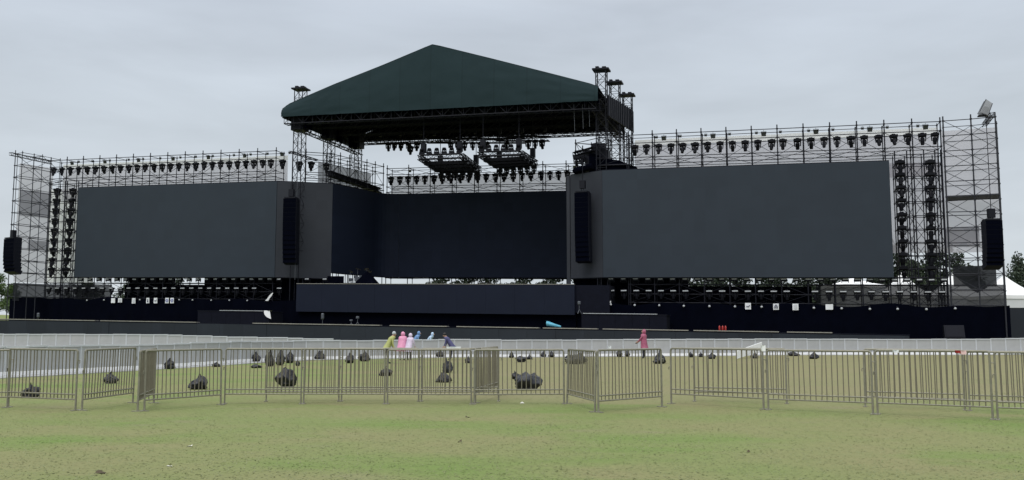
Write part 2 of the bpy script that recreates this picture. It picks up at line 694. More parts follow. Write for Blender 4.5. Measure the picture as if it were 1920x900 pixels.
def led_wall(label, pts, w0, w1, m, th=.28, grid=None):
    um = sum(p[0] for p in pts) / len(pts)
    vm_ = sum(p[1] for p in pts) / len(pts)
    t = thing('led_screen', label, 'led screen', L(um, vm_, w0), 0, 'led walls of the stage')
    mb = MB(L)
    slab(mb, pts, w0, w1, th)
    mb.build('screen_face', m, t, t.location)
    for ww in (w0 - .045, w1 + .045):                      # thin dark rims above and below, set behind the face edge
        fr = MB(L)
        slab(fr, [(p[0], p[1] + .10) for p in pts], ww - .035, ww + .035, .1)
        fr.build('rim', M['blackp'], t, t.location)
    return t


led_wall('largest charcoal led screen, facing the lawn on the right wing', [(UR0, 0), (UR1, 0)], W_BOT, W_TOP, M['led'])
led_wall('wide charcoal led screen facing the lawn on the left wing', [(UL0, 0), (UL1, 0)], W_BOT, W_TOP, M['led'])
led_wall('narrow grey led panel behind the tall hanging speakers left of the centre stage', [(UL1 + .03, .03), PB], W_BOT, W_TOP, M['led2'])
led_wall('narrow grey led panel behind the hanging speakers right of the centre stage', [PE, (UR0 - .03, .03)], W_BOT, W_TOP, M['led2'])
W_BB = S(900, 520.5, PBR[1])[1]
CU = Vector((PC[0], PC[1]))
BU = Vector(PB)
d1 = (BU - CU).normalized()
d2 = (Vector(PBR) - CU).normalized()
pts = [tuple(BU + (-d1) * .05)]
rc = 1.6
p0, p2 = CU + d1 * rc, CU + d2 * rc
arc = []
for i in range(7):
    t = i / 6
    arc.append(tuple(p0 * (1 - t) ** 2 + CU * 2 * t * (1 - t) + p2 * t * t))
led_wall('shade-darkened led side wall running back from the left corner into the stage', pts + arc, W_BB, W_TOP, M['ledshade'])
be = Vector(PBR) + d2 * 2.5
led_wall('wide shade-darkened blue led back wall at the rear of the centre stage', [tuple(p2 + d2 * .03), tuple(be)], W_BB, W_TOP, M['ledshade'])
# right side return wall (faces away from the camera)
led_wall('led side wall running back from the right corner of the stage, seen edge on', [tuple(be + Vector((.02, -.35))), (PE[0] + .06, PE[1] + .35)], W_BB, W_TOP, M['ledshade'])
# pale corner strip of the right column
t = MB(L)
t.box(PE[0] - .34, PE[0] - .04, PE[1] - .05, PE[1] + .25, W_BOT - 1.2, W_TOP - .05)
tag(t.build('corner_column', M['led2'], None, L(PE[0], PE[1], W_BOT)), 'slim grey corner column at the right edge of the stage opening', 'column')

# ------------------------------------------------------------------ stage deck, fascia, skirts
u0, wt = S(556, 532.5, -1)
u1, _ = S(1077, 534, -1)
wb = S(800, 587, -1)[1]
wt = S(800, 533, -1)[1]
W_DECK = wt
st = thing('stage_platform', 'black centre stage floor with its smooth blue grey front panel', 'stage', L((u0 + u1) / 2, 6, 1))
m = MB(L)
m.box(u0, u1 + 3, -.7, 15.5, wb + .2, wt - .03)
m.build('deck', M['deck'], st, st.location)
m = MB(L)
nP = 10
for i in range(nP):
    a = u0 + (u1 - u0) * i / nP
    b = u0 + (u1 - u0) * (i + 1) / nP
    m.box(a + .004, b - .004, -1.0, -.72, wb, wt)
m.build('front_panel', M['fascia'], st, st.location)
m = MB(L)
m.box(u0, u1, -.55, 15.2, .2, wb + .19)
m.build('black_valance', M['black'], st, st.location)
m = MB(L)
m.box(u0, u1, -1.03, -.72, wt + .004, wt + .05)
m.build('edge_strip', M['tan'], st, st.location)


def skirt(label, ua, ub, v0, wtop, seed):
    rr = random.Random(seed)
    wv = [(rr.uniform(3, 9), rr.uniform(0, 6), rr.uniform(.02, .06)) for _ in range(4)]
    wig = [(rr.uniform(.3, 1.4), rr.uniform(0, 6)) for _ in range(4)]

    def fn(s, t):
        u = ua + (ub - ua) * s
        v = v0 + sum(a * math.sin(f * u + p) for f, p, a in wv) * (1.1 - t)
        top = wtop + .05 * sum(math.sin(f * u + p) for f, p in wig)
        p = OO + UU * u + VV * v
        lo = T(p.x, p.y) - SL * u - .03
        return (u, v, lo + (top - lo) * t)
    m = MB(L)
    nu = int(abs(ub - ua) * 5)
    m.grid(fn, nu, 4)
    m.grid(lambda s, t: (fn(s, t)[0], fn(s, t)[1] + .03, fn(s, t)[2]), nu, 4)
    o = m.build('stage_skirt', M['black'], None, L((ua + ub) / 2, v0, 0), smooth=True)
    return tag(o, label, 'stage skirt', 'black skirts below the wings')


U_LW = S(22, 575)[0]
U_RW = S(1893, 600)[0]
skirt('long black cloth skirt hanging below the left wing', U_LW, u0 - .05, -.30, W_SKIRT, 1)
skirt('long black cloth skirt hanging below the right wing', u1 + .05, U_RW, -.30, W_SKIRT - .03, 2)
# black drape closing the low scaffold bays behind the lamps
W_MID = S(400, 531)[1]
for lab, a, b in (('black backing drape behind the lamp rows under the left wing', S(205, 540)[0], u0 - .1),
                  ('black backing drape behind the lamp rows under the right wing', u1 + .1, S(1524, 545)[0])):
    m = MB(L)
    m.grid(lambda s, t: (a + (b - a) * s, 2.3 + .05 * math.sin(40 * s * 3), 3.6 + (W_MID - .05 - 3.6) * t), 60, 2)
    tag(m.build('backing_drape', M['black'], None, L((a + b) / 2, 2.3, 3.6)), lab, 'drape', 'black backing drapes')

for lab, a, b in (('small black drape closing the gap below the left screen, nearest the stage', S(356, 525)[0], u0 + 3.2),
                  ('narrow black drape in the gap below the left screen, near its middle', S(212, 525)[0], S(300, 525)[0]),
                  ('black drape closing the gap below the largest screen, nearest the stage', u1 - .8, S(1285, 525)[0])):
    m = MB(L)
    m.grid(lambda s, t: (a + (b - a) * s, 2.4 + .05 * math.sin(90 * s), W_MID - .06 + (W_BOT + .3 - W_MID) * t), 40, 2)
    tag(m.build('backing_drape', M['black'], None, L((a + b) / 2, 2.4, W_MID)), lab, 'drape', 'black backing drapes')

# low risers in front of the skirts
def riser(label, x0, x1, ytop, v0, trim):
    a, wtp = S(x0, ytop, v0)
    b, _ = S(x1, ytop, v0)
    t = thing('riser', label, 'platform', L((a + b) / 2, v0, 0))
    m = MB(L)
    n = 5
    for i in range(n):
        m.box(a + (b - a) * i / n + .01, a + (b - a) * (i + 1) / n - .01, v0, v0 + 2.4, .25, wtp - .08)
    m.build('body', M['deck'], t, t.location)
    m = MB(L)
    m.box(a - .03, b + .03, v0 - .03, v0 + 2.43, wtp - .078, wtp)
    m.build('top', M['blackp'], t, t.location)
    m = MB(L)
    ta, tb = S(trim[0], ytop, v0)[0], S(trim[1], ytop, v0)[0]
    m.box(ta, tb, v0 - .06, v0 + .3, wtp + .003, wtp + .05)
    m.build('white_edge_tape', M['pale'], t, t.location)
    return a, b, wtp


ra, rb, rw = riser('low black riser with a white front edge before the left wing', 371, 505, 582, -3.6, (412, 497))
ra2, rb2, rw2 = riser('low black riser with a pale front edge before the right wing', 1090, 1250, 588, -3.4, (1093, 1232))
m = MB(L)
cu = S(500, 585, -3.7)[0]
m.grid(lambda s, t: (cu - .25 + .55 * s + .18 * t * s, -3.72 - .05 * math.sin(5 * s) - .04 * t, rw + .06 - (.75 * t) * (.25 + .75 * s ** .6) - .05 * math.sin(3 * s)), 8, 8)
m.grid(lambda s, t: (cu - .25 + .55 * s, -3.72 + .5 * t, rw + .07 - .05 * math.sin(3 * s)), 8, 3)
tag(m.build('white_cloth', M['tent'], None, L(cu, -3.7, rw), True), 'white cloth draped over the right end of the left black riser', 'cloth')

# runway
RV = -10.0
w_run = 1.88
ra_, rb_ = S(-60, 598, RV)[0], S(1705, 627, RV)[0]
t = thing('runway', 'long dark grey low runway crossing in front of the stage', 'runway', L(0, RV, .3))
m = MB(L)
n = 36
for i in range(n):
    a = ra_ + (rb_ - ra_) * i / n
    b = ra_ + (rb_ - ra_) * (i + 1) / n
    dv = .03 * noise.noise((i * 3.1, 0, 0))
    m.box(a + .006, b - .006, RV + dv, RV + 1.7, -.4, w_run - .10 + .02 * noise.noise((i * 1.7, 5, 0)))
m.build('side_panel', M['run'], t, t.location)
m = MB(L)
m.box(ra_ - .05, rb_ + .05, RV + .06, RV + 1.75, w_run - .07, w_run - .02)
m.build('walking_surface', M['deck'], t, t.location)
for x0, x1 in ((-20, 178), (188, 368), (474, 712), (731, 838), (856, 1010), (1018, 1120), (1130, 1290), (1300, 1460), (1475, 1560)):
    m = MB(L)
    m.box(S(x0, 605, RV)[0], S(x1, 605, RV)[0], RV - .05, RV + .5, w_run - .016, w_run + .05)
    m.build('edge_trim', M['tan'], t, t.location)

# ------------------------------------------------------------------ scaffolds
def scaffold(label, stn, levels, wtop, wbase=.4, depth=1.5, rs=.05, rl=.036, rb=.024, plank=None, bracegap=None, extra=.35, name='scaffold', closeb=True, tube='steel'):
    n = len(stn)
    bk = []
    for i in range(n):
        a, b = Vector(stn[max(0, i - 1)]), Vector(stn[min(n - 1, i + 1)])
        d = (b - a).normalized()
        bk.append(Vector(stn[i]) + Vector((-d.y, d.x)) * depth)
    mid = stn[n // 2]
    t = thing(name, label, 'scaffold', L(mid[0], mid[1], wbase), 0, 'scaffolds of the stage')
    for i in range(n):
        for (u, v), rr in ((stn[i], rs), ((bk[i].x, bk[i].y), rs * .8)):
            m = MB(L)
            m.tube((u, v, wbase), (u, v, wtop + extra * (1 if rr == rs else .5)), rr, 6)
            for ww in levels:
                m.box(u - rr * 1.5, u + rr * 1.5, v - rr * 1.5, v + rr * 1.5, ww - .05, ww + .05)
            m.build('standard', M['steelp'] if tube == 'steelm' and depth > 0 and i == 0 and rr == rs * .8 else M[tube], t, t.location)
    for k, ww in enumerate(levels):
        m = MB(L)
        sag = lambda i: ww + .03 * noise.noise((i * 1.3, ww, 2.0))
        for i in range(n - 1):
            m.tube((*stn[i], sag(i)), (*stn[i + 1], sag(i + 1)), rl, 5)
            m.tube((*bk[i], sag(i) + .02), (*bk[i + 1], sag(i + 1) + .02), rl * .8, 5)
        for i in range(n):
            m.tube((*stn[i], ww), (*bk[i], ww), rl * .8, 5)
        m.build('ledger', M[tube], t, t.location)
    lv = sorted(levels)
    for i in range(n - 1):
        for k in range(len(lv) - 1):
            if bracegap and not bracegap(i, lv[k]):
                continue
            a, b = (i, i + 1) if (i + k) % 2 == 0 else (i + 1, i)
            MB(L).tube((*stn[a], lv[k]), (*stn[b], lv[k + 1]), rb, 4).build('brace', M[tube], t, t.location)
            if closeb:
                MB(L).tube((*bk[b], lv[k]), (*bk[a], lv[k + 1]), rb, 4).build('brace', M[tube], t, t.location)
    for ww in (plank or []):
        m = MB(L)
        for i in range(n - 1):
            a, b, c, d = Vector(stn[i]), Vector(stn[i + 1]), bk[i + 1], bk[i]
            P = [(*a, ww + .04), (*b, ww + .04), (*c, ww + .04), (*d, ww + .04), (*a, ww + .09), (*b, ww + .09), (*c, ww + .09), (*d, ww + .09)]
            m.add(P, [(3, 2, 1, 0), (4, 5, 6, 7), (0, 1, 5, 4), (1, 2, 6, 5), (2, 3, 7, 6), (3, 0, 4, 7)])
        m.build('walkway', M[tube], t, t.location)
    return t, bk


W2, W3, W4 = S(1500, 253)[1], S(1500, 281.5)[1], S(1500, 295)[1]
W_LIP = S(400, 531)[1]
SV = .55                                     # front tubes stand behind the screens
low = [W_SKIRT + .08, 4.95, W_LIP + .02, W_BOT + .02]
lvl = [W_SCAF, W2, W3, W4] + low
r_st = [S(1223, 255, SV)[0] + (S(1763, 240, SV)[0] - S(1223, 255, SV)[0]) * i / 11 for i in range(-1, 12)]
l_st = [S(126, 300, SV)[0] + (S(518, 285, SV)[0] - S(126, 300, SV)[0]) * i / 12 for i in range(-1, 13)]
bg = lambda i, ww: ww > W4 - .1 and ww < W2 or ww < W_LIP
scaffold('black tube scaffold carrying the largest screen on the right wing', [(u, SV) for u in r_st], lvl, W_SCAF, bracegap=bg)
scaffold('black tube scaffold carrying the wide screen on the left wing', [(u, SV) for u in l_st], lvl, W_SCAF, bracegap=bg)
# recess: left panel + side wall, then the back wall
pA, pB, pC = Vector((UL1, SV)), BU + Vector((-.5, .5)), CU + Vector((-.5, .6))
rec = [pA.lerp(pB, t_ / 2) for t_ in range(1, 3)] + [pB.lerp(pC, t_ / 6) for t_ in range(1, 7)]
scaffold('black tube scaffold behind the left corner and side wall of the stage', [tuple(p) for p in rec], [W_SCAF, W2, W3, W4], W_SCAF, wbase=1, bracegap=bg)
pD = Vector(PBR) + Vector((1.5, .6))
bks = [pC.lerp(pD, t_ / 9) + Vector((.4, .1)) for t_ in range(0, 10)]
WBK = S(900, 311, PBR[1])[1]
dl = WBK - W_SCAF
scaffold('black tube scaffold rising behind the back wall of the stage', [tuple(p) for p in bks], [W_SCAF + dl, W2 + dl + .05, W3 + dl, W4 + dl, W_BB - .05, W_BB - .75], W_SCAF + dl, wbase=1, bracegap=lambda i, ww: ww > W_TOP)
# right corner: short wing above the right column
pE = Vector(PE)
rc_st = [pE + Vector((.45, 9.5)), pE + Vector((.45, 6.5)), pE + Vector((.45, 3.5)), pE + Vector((.4, .6)), Vector((S(1125, 300, SV)[0], SV)), Vector((r_st[0] - .15, SV))]
scaffold('black tube scaffold over the right corner column, crowded with dark gear', [tuple(p) for p in rc_st], [W_SCAF - .1, W2 - .1, W3, W4], W_SCAF - .1, wbase=1, plank=[W4], bracegap=bg)
# side bays with the lamp columns
rowsR = [308, 331, 355, 379, 406, 431, 456, 481, 506]
wR = [S(1717, y - 3)[1] for y in rowsR]
sideR = [S(x, 380, SV + .1)[0] for x in (1681, 1704, 1716, 1736, 1757, 1768)]
scaffold('black tube scaffold bay of stacked lamps beside the largest screen', [(u, SV + .1) for u in sideR], wR + low[:3], W4, depth=1.3, wbase=.4, bracegap=lambda i, ww: ww > W_SKIRT)
rowsL = [360, 379, 397, 416, 435, 453, 471, 490, 508]
wL = [S(117, y - 2.5)[1] for y in rowsL]
sideL = [S(x, 440, SV + .1)[0] for x in (91, 118, 122, 143)]
scaffold('black tube scaffold bay of stacked lamps beside the left wing screen', [(u, SV + .1) for u in sideL], wL + low[:3], W4, depth=1.3, wbase=.4, bracegap=lambda i, ww: ww > W_SKIRT)
# end towers
twl = [W_SCAF - .02 - i * (W_SCAF - 4.2) / 12 for i in range(13)]
RT = [S(1768, 260, .3), S(1822, 260, 0), S(1868, 260, -.4)]
rt_st = [(RT[0][0] + .06, .3), (RT[1][0], 0), (RT[2][0], -.4)]
scaffold('tall scaffold end tower at the far right of the stage, wrapped in grey netting', rt_st, twl, W_SCAF, depth=2.6, rs=.055, plank=[twl[5]], name='scaffold_tower', tube='steelm')
pl = solve_v(29, 288, W_SCAF)
pm = solve_v(64, 294, W_SCAF)
lt_st = [pl, (pm[0], pm[1]), (S(97, 300, SV)[0], SV - .1)]
print('left tower', lt_st)
scaffold('tall scaffold end tower at the far left of the stage, wrapped in grey netting', lt_st, twl, W_SCAF, depth=-1.3, rs=.045, name='scaffold_tower', tube='steelm')

# ------------------------------------------------------------------ sheets and nets behind the scaffolds
def sheet(label, pts, w0, w1, m, name='netting', seed=0, amp=.06, cat='netting', group='nets and sheets on the scaffolds'):
    ln = [0]
    for a, b in zip(pts[:-1], pts[1:]):
        ln.append(ln[-1] + (Vector(b) - Vector(a)).length)
    tot = ln[-1]

    def pos(s):
        d = s * tot
        for i in range(len(pts) - 1):
            if d <= ln[i + 1] + 1e-6:
                f = (d - ln[i]) / (ln[i + 1] - ln[i])
                return Vector(pts[i]).lerp(Vector(pts[i + 1]), f)
        return Vector(pts[-1])

    def fn(s, t):
        p = pos(s)
        k = noise.noise((p.x * .8 + seed, t * 3, p.y)) * amp * (1 if 0 < t < 1 else .4)
        return (p.x, p.y + k, w0 + (w1 - w0) * t + .05 * noise.noise((p.x * .5, seed, t)))
    mb = MB(L)
    nu = max(4, int(tot * 1.5))
    mb.grid(fn, nu, max(2, int((w1 - w0) * 1.5)))
    c = pos(.5)
    o = mb.build(name, m, None, L(c.x, c.y, w0), smooth=True)
    return tag(o, label, cat, group)


BV = SV + 1.75
rN0, rN1 = r_st[0] + .3, r_st[-1] + .1
sheet('bright white sheet along the top rail of the right wing scaffold', [(rN0, BV), (rN1, BV)], W2 + .08, W_SCAF - .1, M['white'], 'white_sheet', 1)
sheet('pale grey netting between the lamp row and the largest screen', [(rN0, BV), (rN1, BV)], W_TOP - 1, W2 + .02, M['net'], 'netting', 2)
lN0, lN1 = l_st[0], l_st[-1] + .3
sheet('bright white sheet along the top rail of the left wing scaffold', [(lN0, BV), (lN1, BV)], W2 + .08, W_SCAF - .15, M['white'], 'white_sheet', 3)
sheet('pale grey netting between the lamp row and the left wing screen', [(lN0, BV), (lN1, BV)], W_TOP - 1, W2 + .02, M['net'], 'netting', 4)
bo = [tuple(p + Vector((-.3, 1.7))) for p in bks]
sheet('pale netting behind the lamp row above the dark back wall', [bo[0], bo[-1]], W_TOP - .5, W2 + dl + .2, M['net'], 'netting', 5)
ro = [tuple(p + Vector((-1.7, .5))) for p in rec[1:]]
sheet('grey netting stretched above the left side wall of the stage', ro, W_TOP - .5, W2 + .1, M['netdk'], 'netting', 6)
sheet('pale netting behind the two lamp columns at the right end', [(UR1 - .2, BV), (S(1768, 380, BV)[0], BV)], S(1720, 470)[1], W_TOP + .2, M['net'], 'netting', 7)
sheet('bright white sheet behind the two lamp columns at the left end', [(S(92, 440, BV)[0], BV), (UL0 + .3, BV)], S(117, 528)[1], W_TOP + .3, M['white'], 'white_sheet', 8)
b_rt = [(S(1767, 350, 2.9)[0], 2.9), (S(1876, 350, 2.3)[0], 2.3)]
sheet('grey netting wrapping the upper part of the right end tower', b_rt, S(1820, 468)[1], W_SCAF - .3, M['net'], 'netting', 9, .12)
sheet('darker second layer of netting low on the right end tower', [b_rt[0], tuple(Vector(b_rt[0]).lerp(Vector(b_rt[1]), .6))], S(1820, 458)[1], S(1820, 420)[1], M['netdk'], 'netting', 10, .12)
sheet('black netting closing the foot of the right end tower', [(S(1530, 550, BV)[0], BV), (S(1770, 550, BV)[0], BV), (b_rt[1][0], b_rt[1][1])], W_SKIRT - .4, S(1820, 531)[1], M['netblk'], 'netting', 11, .1)
sheet('dark netting panel hung halfway up the right end tower', [tuple(Vector(b_rt[0]).lerp(Vector(b_rt[1]), .12) + Vector((0, .15))), tuple(Vector(b_rt[0]).lerp(Vector(b_rt[1]), .86) + Vector((0, .15)))], S(1820, 534)[1], S(1820, 494)[1], M['netdark'], 'netting', 12, .1)
b_lt = [(S(31, 420, -.9)[0], -.9), (S(95, 420, 2.4)[0], 2.4)]
sheet('grey netting wrapping the left end tower', b_lt, S(60, 529)[1], W_SCAF - .45, M['net'], 'netting', 13, .1)
o = [Vector((.1, .12))] * 2
sheet('dark grey netting patch high on the left end tower', [tuple(Vector(b_lt[0]) + o[0]), tuple(Vector(b_lt[1]) + o[1])], S(60, 405)[1], S(60, 357)[1], M['netdk'], 'netting', 14, .1)
sheet('small dark netting patch halfway up the left end tower', [tuple(Vector(b_lt[0]).lerp(Vector(b_lt[1]), .3) + o[0]), tuple(Vector(b_lt[1]) + o[1])], S(60, 466)[1], S(60, 449)[1], M['netdk'], 'netting', 15, .1)
sheet('dark translucent netting at the foot of the left end tower', [b_lt[0], b_lt[1], (S(210, 540, BV)[0], BV)], W_SKIRT - .3, S(60, 531)[1], M['netblk'], 'netting', 16, .1)

# ------------------------------------------------------------------ lamps
def make_head(name, label, strip=False, wash=False, swing=0.0):
    t = thing(name, label, 'stage light')
    m = MB()
    m.frust(0, 0, -.29, -.24, .25, .15, .30, .20)
    m.box(-.30, .30, -.20, .20, -.24, -.05)
    m.frust(0, 0, -.05, .04, .16, .05, .12, .04)
    m.build('base', M['lamp'], t)
    y = MB()                                     # the yoke is one bent arm: down, across under the base, down
    o_ = [(-.25, -.66), (-.29, -.29), (.29, -.29), (.25, -.66), (.18, -.66), (.21, -.33), (-.21, -.33), (-.18, -.66)]
    P_ = [(a, -.08, b) for a, b in o_] + [(a, .08, b) for a, b in o_]
    F_ = [(0, 1, 6, 7), (1, 2, 5, 6), (2, 3, 4, 5)]
    F_ = F_ + [tuple(8 + k for k in f)[::-1] for f in F_] + [(k, (k + 1) % 8, 8 + (k + 1) % 8, 8 + k) for k in range(8)]
    y.add(P_, F_)
    y.build('yoke', M['lamp'], t)
    h = MB()
    if wash:
        h.lathe([(.05, -.38), (.17, -.44), (.23, -.56), (.235, -.70), (.20, -.78), (.17, -.80)], n=14)
    else:
        h.lathe([(.10, -.36), (.16, -.40), (.165, -.66), (.15, -.74), (.13, -.92), (.11, -.945)], n=12)
    if swing:
        rm_ = Matrix.Rotation(swing, 3, 'X')
        pv = Vector((0, 0, -.58))
        h.v = [pv + rm_ @ (v_ - pv) for v_ in h.v]
    h.build('lamp_head', M['lamp'], t, smooth=wash)
    if strip:
        s = MB()
        s.box(-.27, .27, -.215, -.203, -.17, -.07)
        s.build('pale_strip', M['pale'], t)
    return t


def make_bar(name, label):
    t = thing(name, label, 'stage light')
    m = MB()
    m.box(-.26, .26, -.16, .16, .10, .42)
    m.box(-.22, .22, -.19, -.16, .12, .40)
    m.build('housing', M['lamp'], t)
    m = MB()
    m.box(-.22, .22, -.215, -.193, .25, .36)
    m.build('front_glass', M['pale'], t)
    m = MB()
    for sx in (-1, 1):
        m.box(sx * .29 - .02, sx * .29 + .02, -.04, .04, 0, .30)
    m.box(-.31, .31, -.05, .05, -.03, .0)
    m.build('bracket', M['lamp'], t)
    return t


def make_flood(name, label, s):
    t = thing(name, label, 'floodlight')
    m = MB()
    m.add([(-.30, -.12, -.26), (.30, -.12, -.26), (.30, -.12, .26), (-.30, -.12, .26), (-.22, .14, -.18), (.22, .14, -.18), (.22, .14, .18), (-.22, .14, .18)],
          [(0, 1, 2, 3), (7, 6, 5, 4), (0, 4, 5, 1), (1, 5, 6, 2), (2, 6, 7, 3), (3, 7, 4, 0)])
    if s:
        m.add([(-.34, -.13, .26), (.34, -.13, .26), (.36, -.32, .34), (-.36, -.32, .34)], [(0, 1, 2, 3)])
        m.add([(-.34, -.12, .27), (.34, -.12, .27), (.36, -.31, .35), (-.36, -.31, .35)], [(3, 2, 1, 0)])
    m.build('housing', M['lamp'], t)
    m = MB()
    m.box(-.25, .25, -.14, -.125, -.21, .21)
    m.build('front_glass', M['lens'], t)
    m = MB()
    m.tube((-.33, 0, -.02), (-.33, 0, .40), .022, 5)
    m.tube((.33, 0, -.02), (.33, 0, .40), .022, 5)
    m.tube((-.33, 0, .40), (.33, 0, .40), .022, 5)
    m.tube((0, 0, .40), (0, 0, .56), .03, 5)
    m.build('bracket', M['steel'], t)
    return t


HEAD = make_head('moving_head', 'x')
HEADS = make_head('moving_head', 'x', True)
HEADB = make_head('moving_head', 'x', swing=.45)
HEADC = make_head('moving_head', 'x', swing=-.30)
WASH = make_head('wash_light', 'x', False, True)
BAR = make_bar('blinder_light', 'x')
FLOOD = make_flood('floodlight', 'x', True)
SPOT = make_flood('floodlight', 'x', False)


def row(px, v, proto, lab, group, rz=RZ, jit=.16, sc=1.0, tilt=.16):
    """px = list of (x, y) in the photo of the hanging points at depth v (a number or a function of x)"""
    for i, (x, y) in enumerate(px):
        u_, w_ = S(x, y, v(x) if callable(v) else v)
        pr_ = random.choice((HEAD, HEAD, HEADB, HEADC)) if proto is HEAD else proto
        place(pr_, USED, lab % nth(i), group, L(u_, v(x) if callable(v) else v, w_), rz + random.uniform(-jit, jit) * 2,
              random.uniform(-tilt, tilt) * .5, random.uniform(-tilt, tilt) * .3, (sc * random.uniform(.95, 1.04),) * 3)


def lerpx(x, a, b):
    return a[1] + (b[1] - a[1]) * (x - a[0]) / (b[0] - a[0])


xr = [1190, 1212, 1235, 1258, 1280, 1303, 1326, 1350, 1373, 1397, 1421, 1447, 1468, 1495, 1520, 1545, 1569, 1595, 1620, 1647, 1675, 1701, 1729, 1753]
row([(x, lerpx(x, (1190, 272), (1753, 248.5))) for x in xr], .35, HEAD, 'black moving-head light, %s from the left along the rail above the largest screen', 'lamps along the right wing rail')
xl = [101 + (508 - 101) * i / 26 for i in range(27)]
row([(x, lerpx(x, (101, 315), (508, 299))) for x in xl], .35, HEAD, 'black moving-head light, %s from the left along the rail above the left screen', 'lamps along the left wing rail', sc=.92)
pan = [(530, 299.5), (561, 303), (584, 303), (612, 306)]
row(pan, lambda x: .5 + 2.6 * (x - 518) / 106, HEAD, 'black moving-head light, %s from the left over the grey panel by the left masts', 'lamps over the left panel', sc=1.0)
xb = [733, 750, 765, 781, 797, 814, 830, 845, 862, 879, 895, 912, 929, 945, 962, 979, 995, 1014, 1031, 1047, 1064]
bv = PC[1]
row([(x, lerpx(x, (733, 331.5), (1064, 320.5))) for x in xb], lambda x: PC[1] + .5 + (PBR[1] - PC[1]) * (x - 722) / 347, HEAD, 'black moving-head light, %s from the left in the row above the back wall', 'lamps along the back wall rail', sc=1.0)
for k, (xt, xb_, nm) in enumerate(((1687, 1694, 'inner'), (1743, 1747, 'outer'))):
    row([(xt + (xb_ - xt) * i / 8, y - 8) for i, y in enumerate(rowsR)], .5, HEAD, 'black stage lamp, %s from the top of the ' + nm + ' column right of the largest screen', 'lamp columns at the right end', sc=1.14)
for k, (xt, xb_, nm) in enumerate(((108, 97, 'outer'), (137, 124, 'inner'))):
    row([(xt + (xb_ - xt) * i / 8, y - 7) for i, y in enumerate(rowsL)], .5, HEAD, 'black stage lamp, %s from the top of the ' + nm + ' column left of the left screen', 'lamp columns at the left end', sc=1.1)
# under the wings
xu = [152 + 16.9 * i for i in range(23)] + [577, 610]
row([(x, 528.5) for x in xu], .45, BAR, 'white faced blinder light, %s from the left in the gap below the left screen', 'blinders below the left screen', jit=.04, tilt=.05, sc=.9)
xu = [1146 + 23.1 * i for i in range(28)]
row([(x, lerpx(x, (1146, 528.5), (1770, 531))) for x in xu], .45, BAR, 'white faced blinder light, %s from the left in the gap below the largest screen', 'blinders below the right screen', jit=.04, tilt=.05, sc=.9)
xu = [92 + 16.8 * i for i in range(24)] + [525]
row([(x, 538.5) for x in xu], .30, HEADS, 'pale striped lamp, %s from the left in the low row under the left wing', 'low lamps under the left wing', jit=.04, tilt=.05, sc=.85)
xu = [1124 + 23.1 * i for i in range(8)] + [1330 + 24.2 * i for i in range(7)] + [1528 + 26.4 * i for i in range(10)]
row([(x, lerpx(x, (1124, 542.5), (1766, 545))) for x in xu], .30, HEADS, 'pale striped lamp, %s from the left in the low row under the right wing', 'low lamps under the right wing', jit=.04, tilt=.05, sc=.88)
# power cables drooping from lamp to lamp, ropes and wires
def cable(label, pts_, sag, r=.022, name='power_cable', m_='lamp', cat='cable', group='cables and ropes on the rig'):
    mb = MB(L)
    for (a, b) in zip(pts_[:-1], pts_[1:]):
        sg = sag * random.uniform(.5, 1.4)
        pp = []
        for k in range(7):
            t_ = k / 6
            q = Vector(a).lerp(Vector(b), t_)
            q.z -= sg * 4 * t_ * (1 - t_)
            pp.append(tuple(q))
        mb.path(pp, r, 4)
    tag(mb.build(name, M[m_], None, L(*pts_[0])), label, cat, group)


wy = lambda a, b, x: S(x, lerpx(x, a, b), .42)
cable('black power cable drooping along the lamp row above the largest screen', [(wy((1190, 272), (1753, 248.5), x)[0], .52, wy((1190, 272), (1753, 248.5), x)[1] - .06) for x in xr], .16)
cable('black power cable drooping along the lamp row above the left screen', [(wy((101, 315), (508, 299), x)[0], .52, wy((101, 315), (508, 299), x)[1] - .06) for x in xl], .14)
_u, _w = S(556, 400, -1.0)
cable('thin pale steel wire hanging beside the left inner speaker array', [(_u, -1.0, W_SCAF - .4), (_u + .02, -1.05, W_BOT - .3)], 0, .018, 'steel_wire', 'trussal', 'wire')
for x_, lab in ((1076, 'left'), (1092, 'middle'), (1104, 'right')):
    _u, _w = S(x_, 196, .2)
    cable('dark rope hanging under the right of the roof edge, %s of three' % lab, [(_u, .2, _w), (_u + .05, .25, S(x_, 246 - (x_ - 1076) * .3, .2)[1])], 0, .02, 'rope', 'trussal', 'rope')
# floods clamped to the top rails
bayw = r_st[2] - r_st[1]
fl, sp = [], []
for i in range(1, 12):
    sp.append((r_st[i] + bayw * (.16 + .05 * math.sin(i * 3)), .6))
    if i % 2:
        fl.append((r_st[i] + bayw * .48, .6))
for i, (u_, v_) in enumerate(fl):
    place(FLOOD, USED, 'large square floodlight, %s from the left under the top rail of the right wing' % nth(i), 'floods on the right top rail', L(u_, v_, W_SCAF - .42), RZ, R(15), 0, (.62,) * 3)
for i, (u_, v_) in enumerate(sp):
    place(SPOT, USED, 'small round-cornered floodlight, %s from the left under the right wing top rail' % nth(i), 'floods on the right top rail', L(u_, v_, W_SCAF - .28), RZ + .3, R(20), 0, (.38,) * 3)
fl, sp = [], []
bayl = l_st[2] - l_st[1]
for i in range(1, 14):
    sp.append((l_st[i] + bayl * (.62 + .1 * math.sin(i * 2)), .6))
    if i % 2:
        fl.append((l_st[i] + bayl * .3, .6))
for i, (u_, v_) in enumerate(fl):
    place(FLOOD, USED, 'large square floodlight, %s from the left under the top rail of the left wing' % nth(i), 'floods on the left top rail', L(u_, v_, W_SCAF - .40), RZ, R(15), 0, (.58,) * 3)
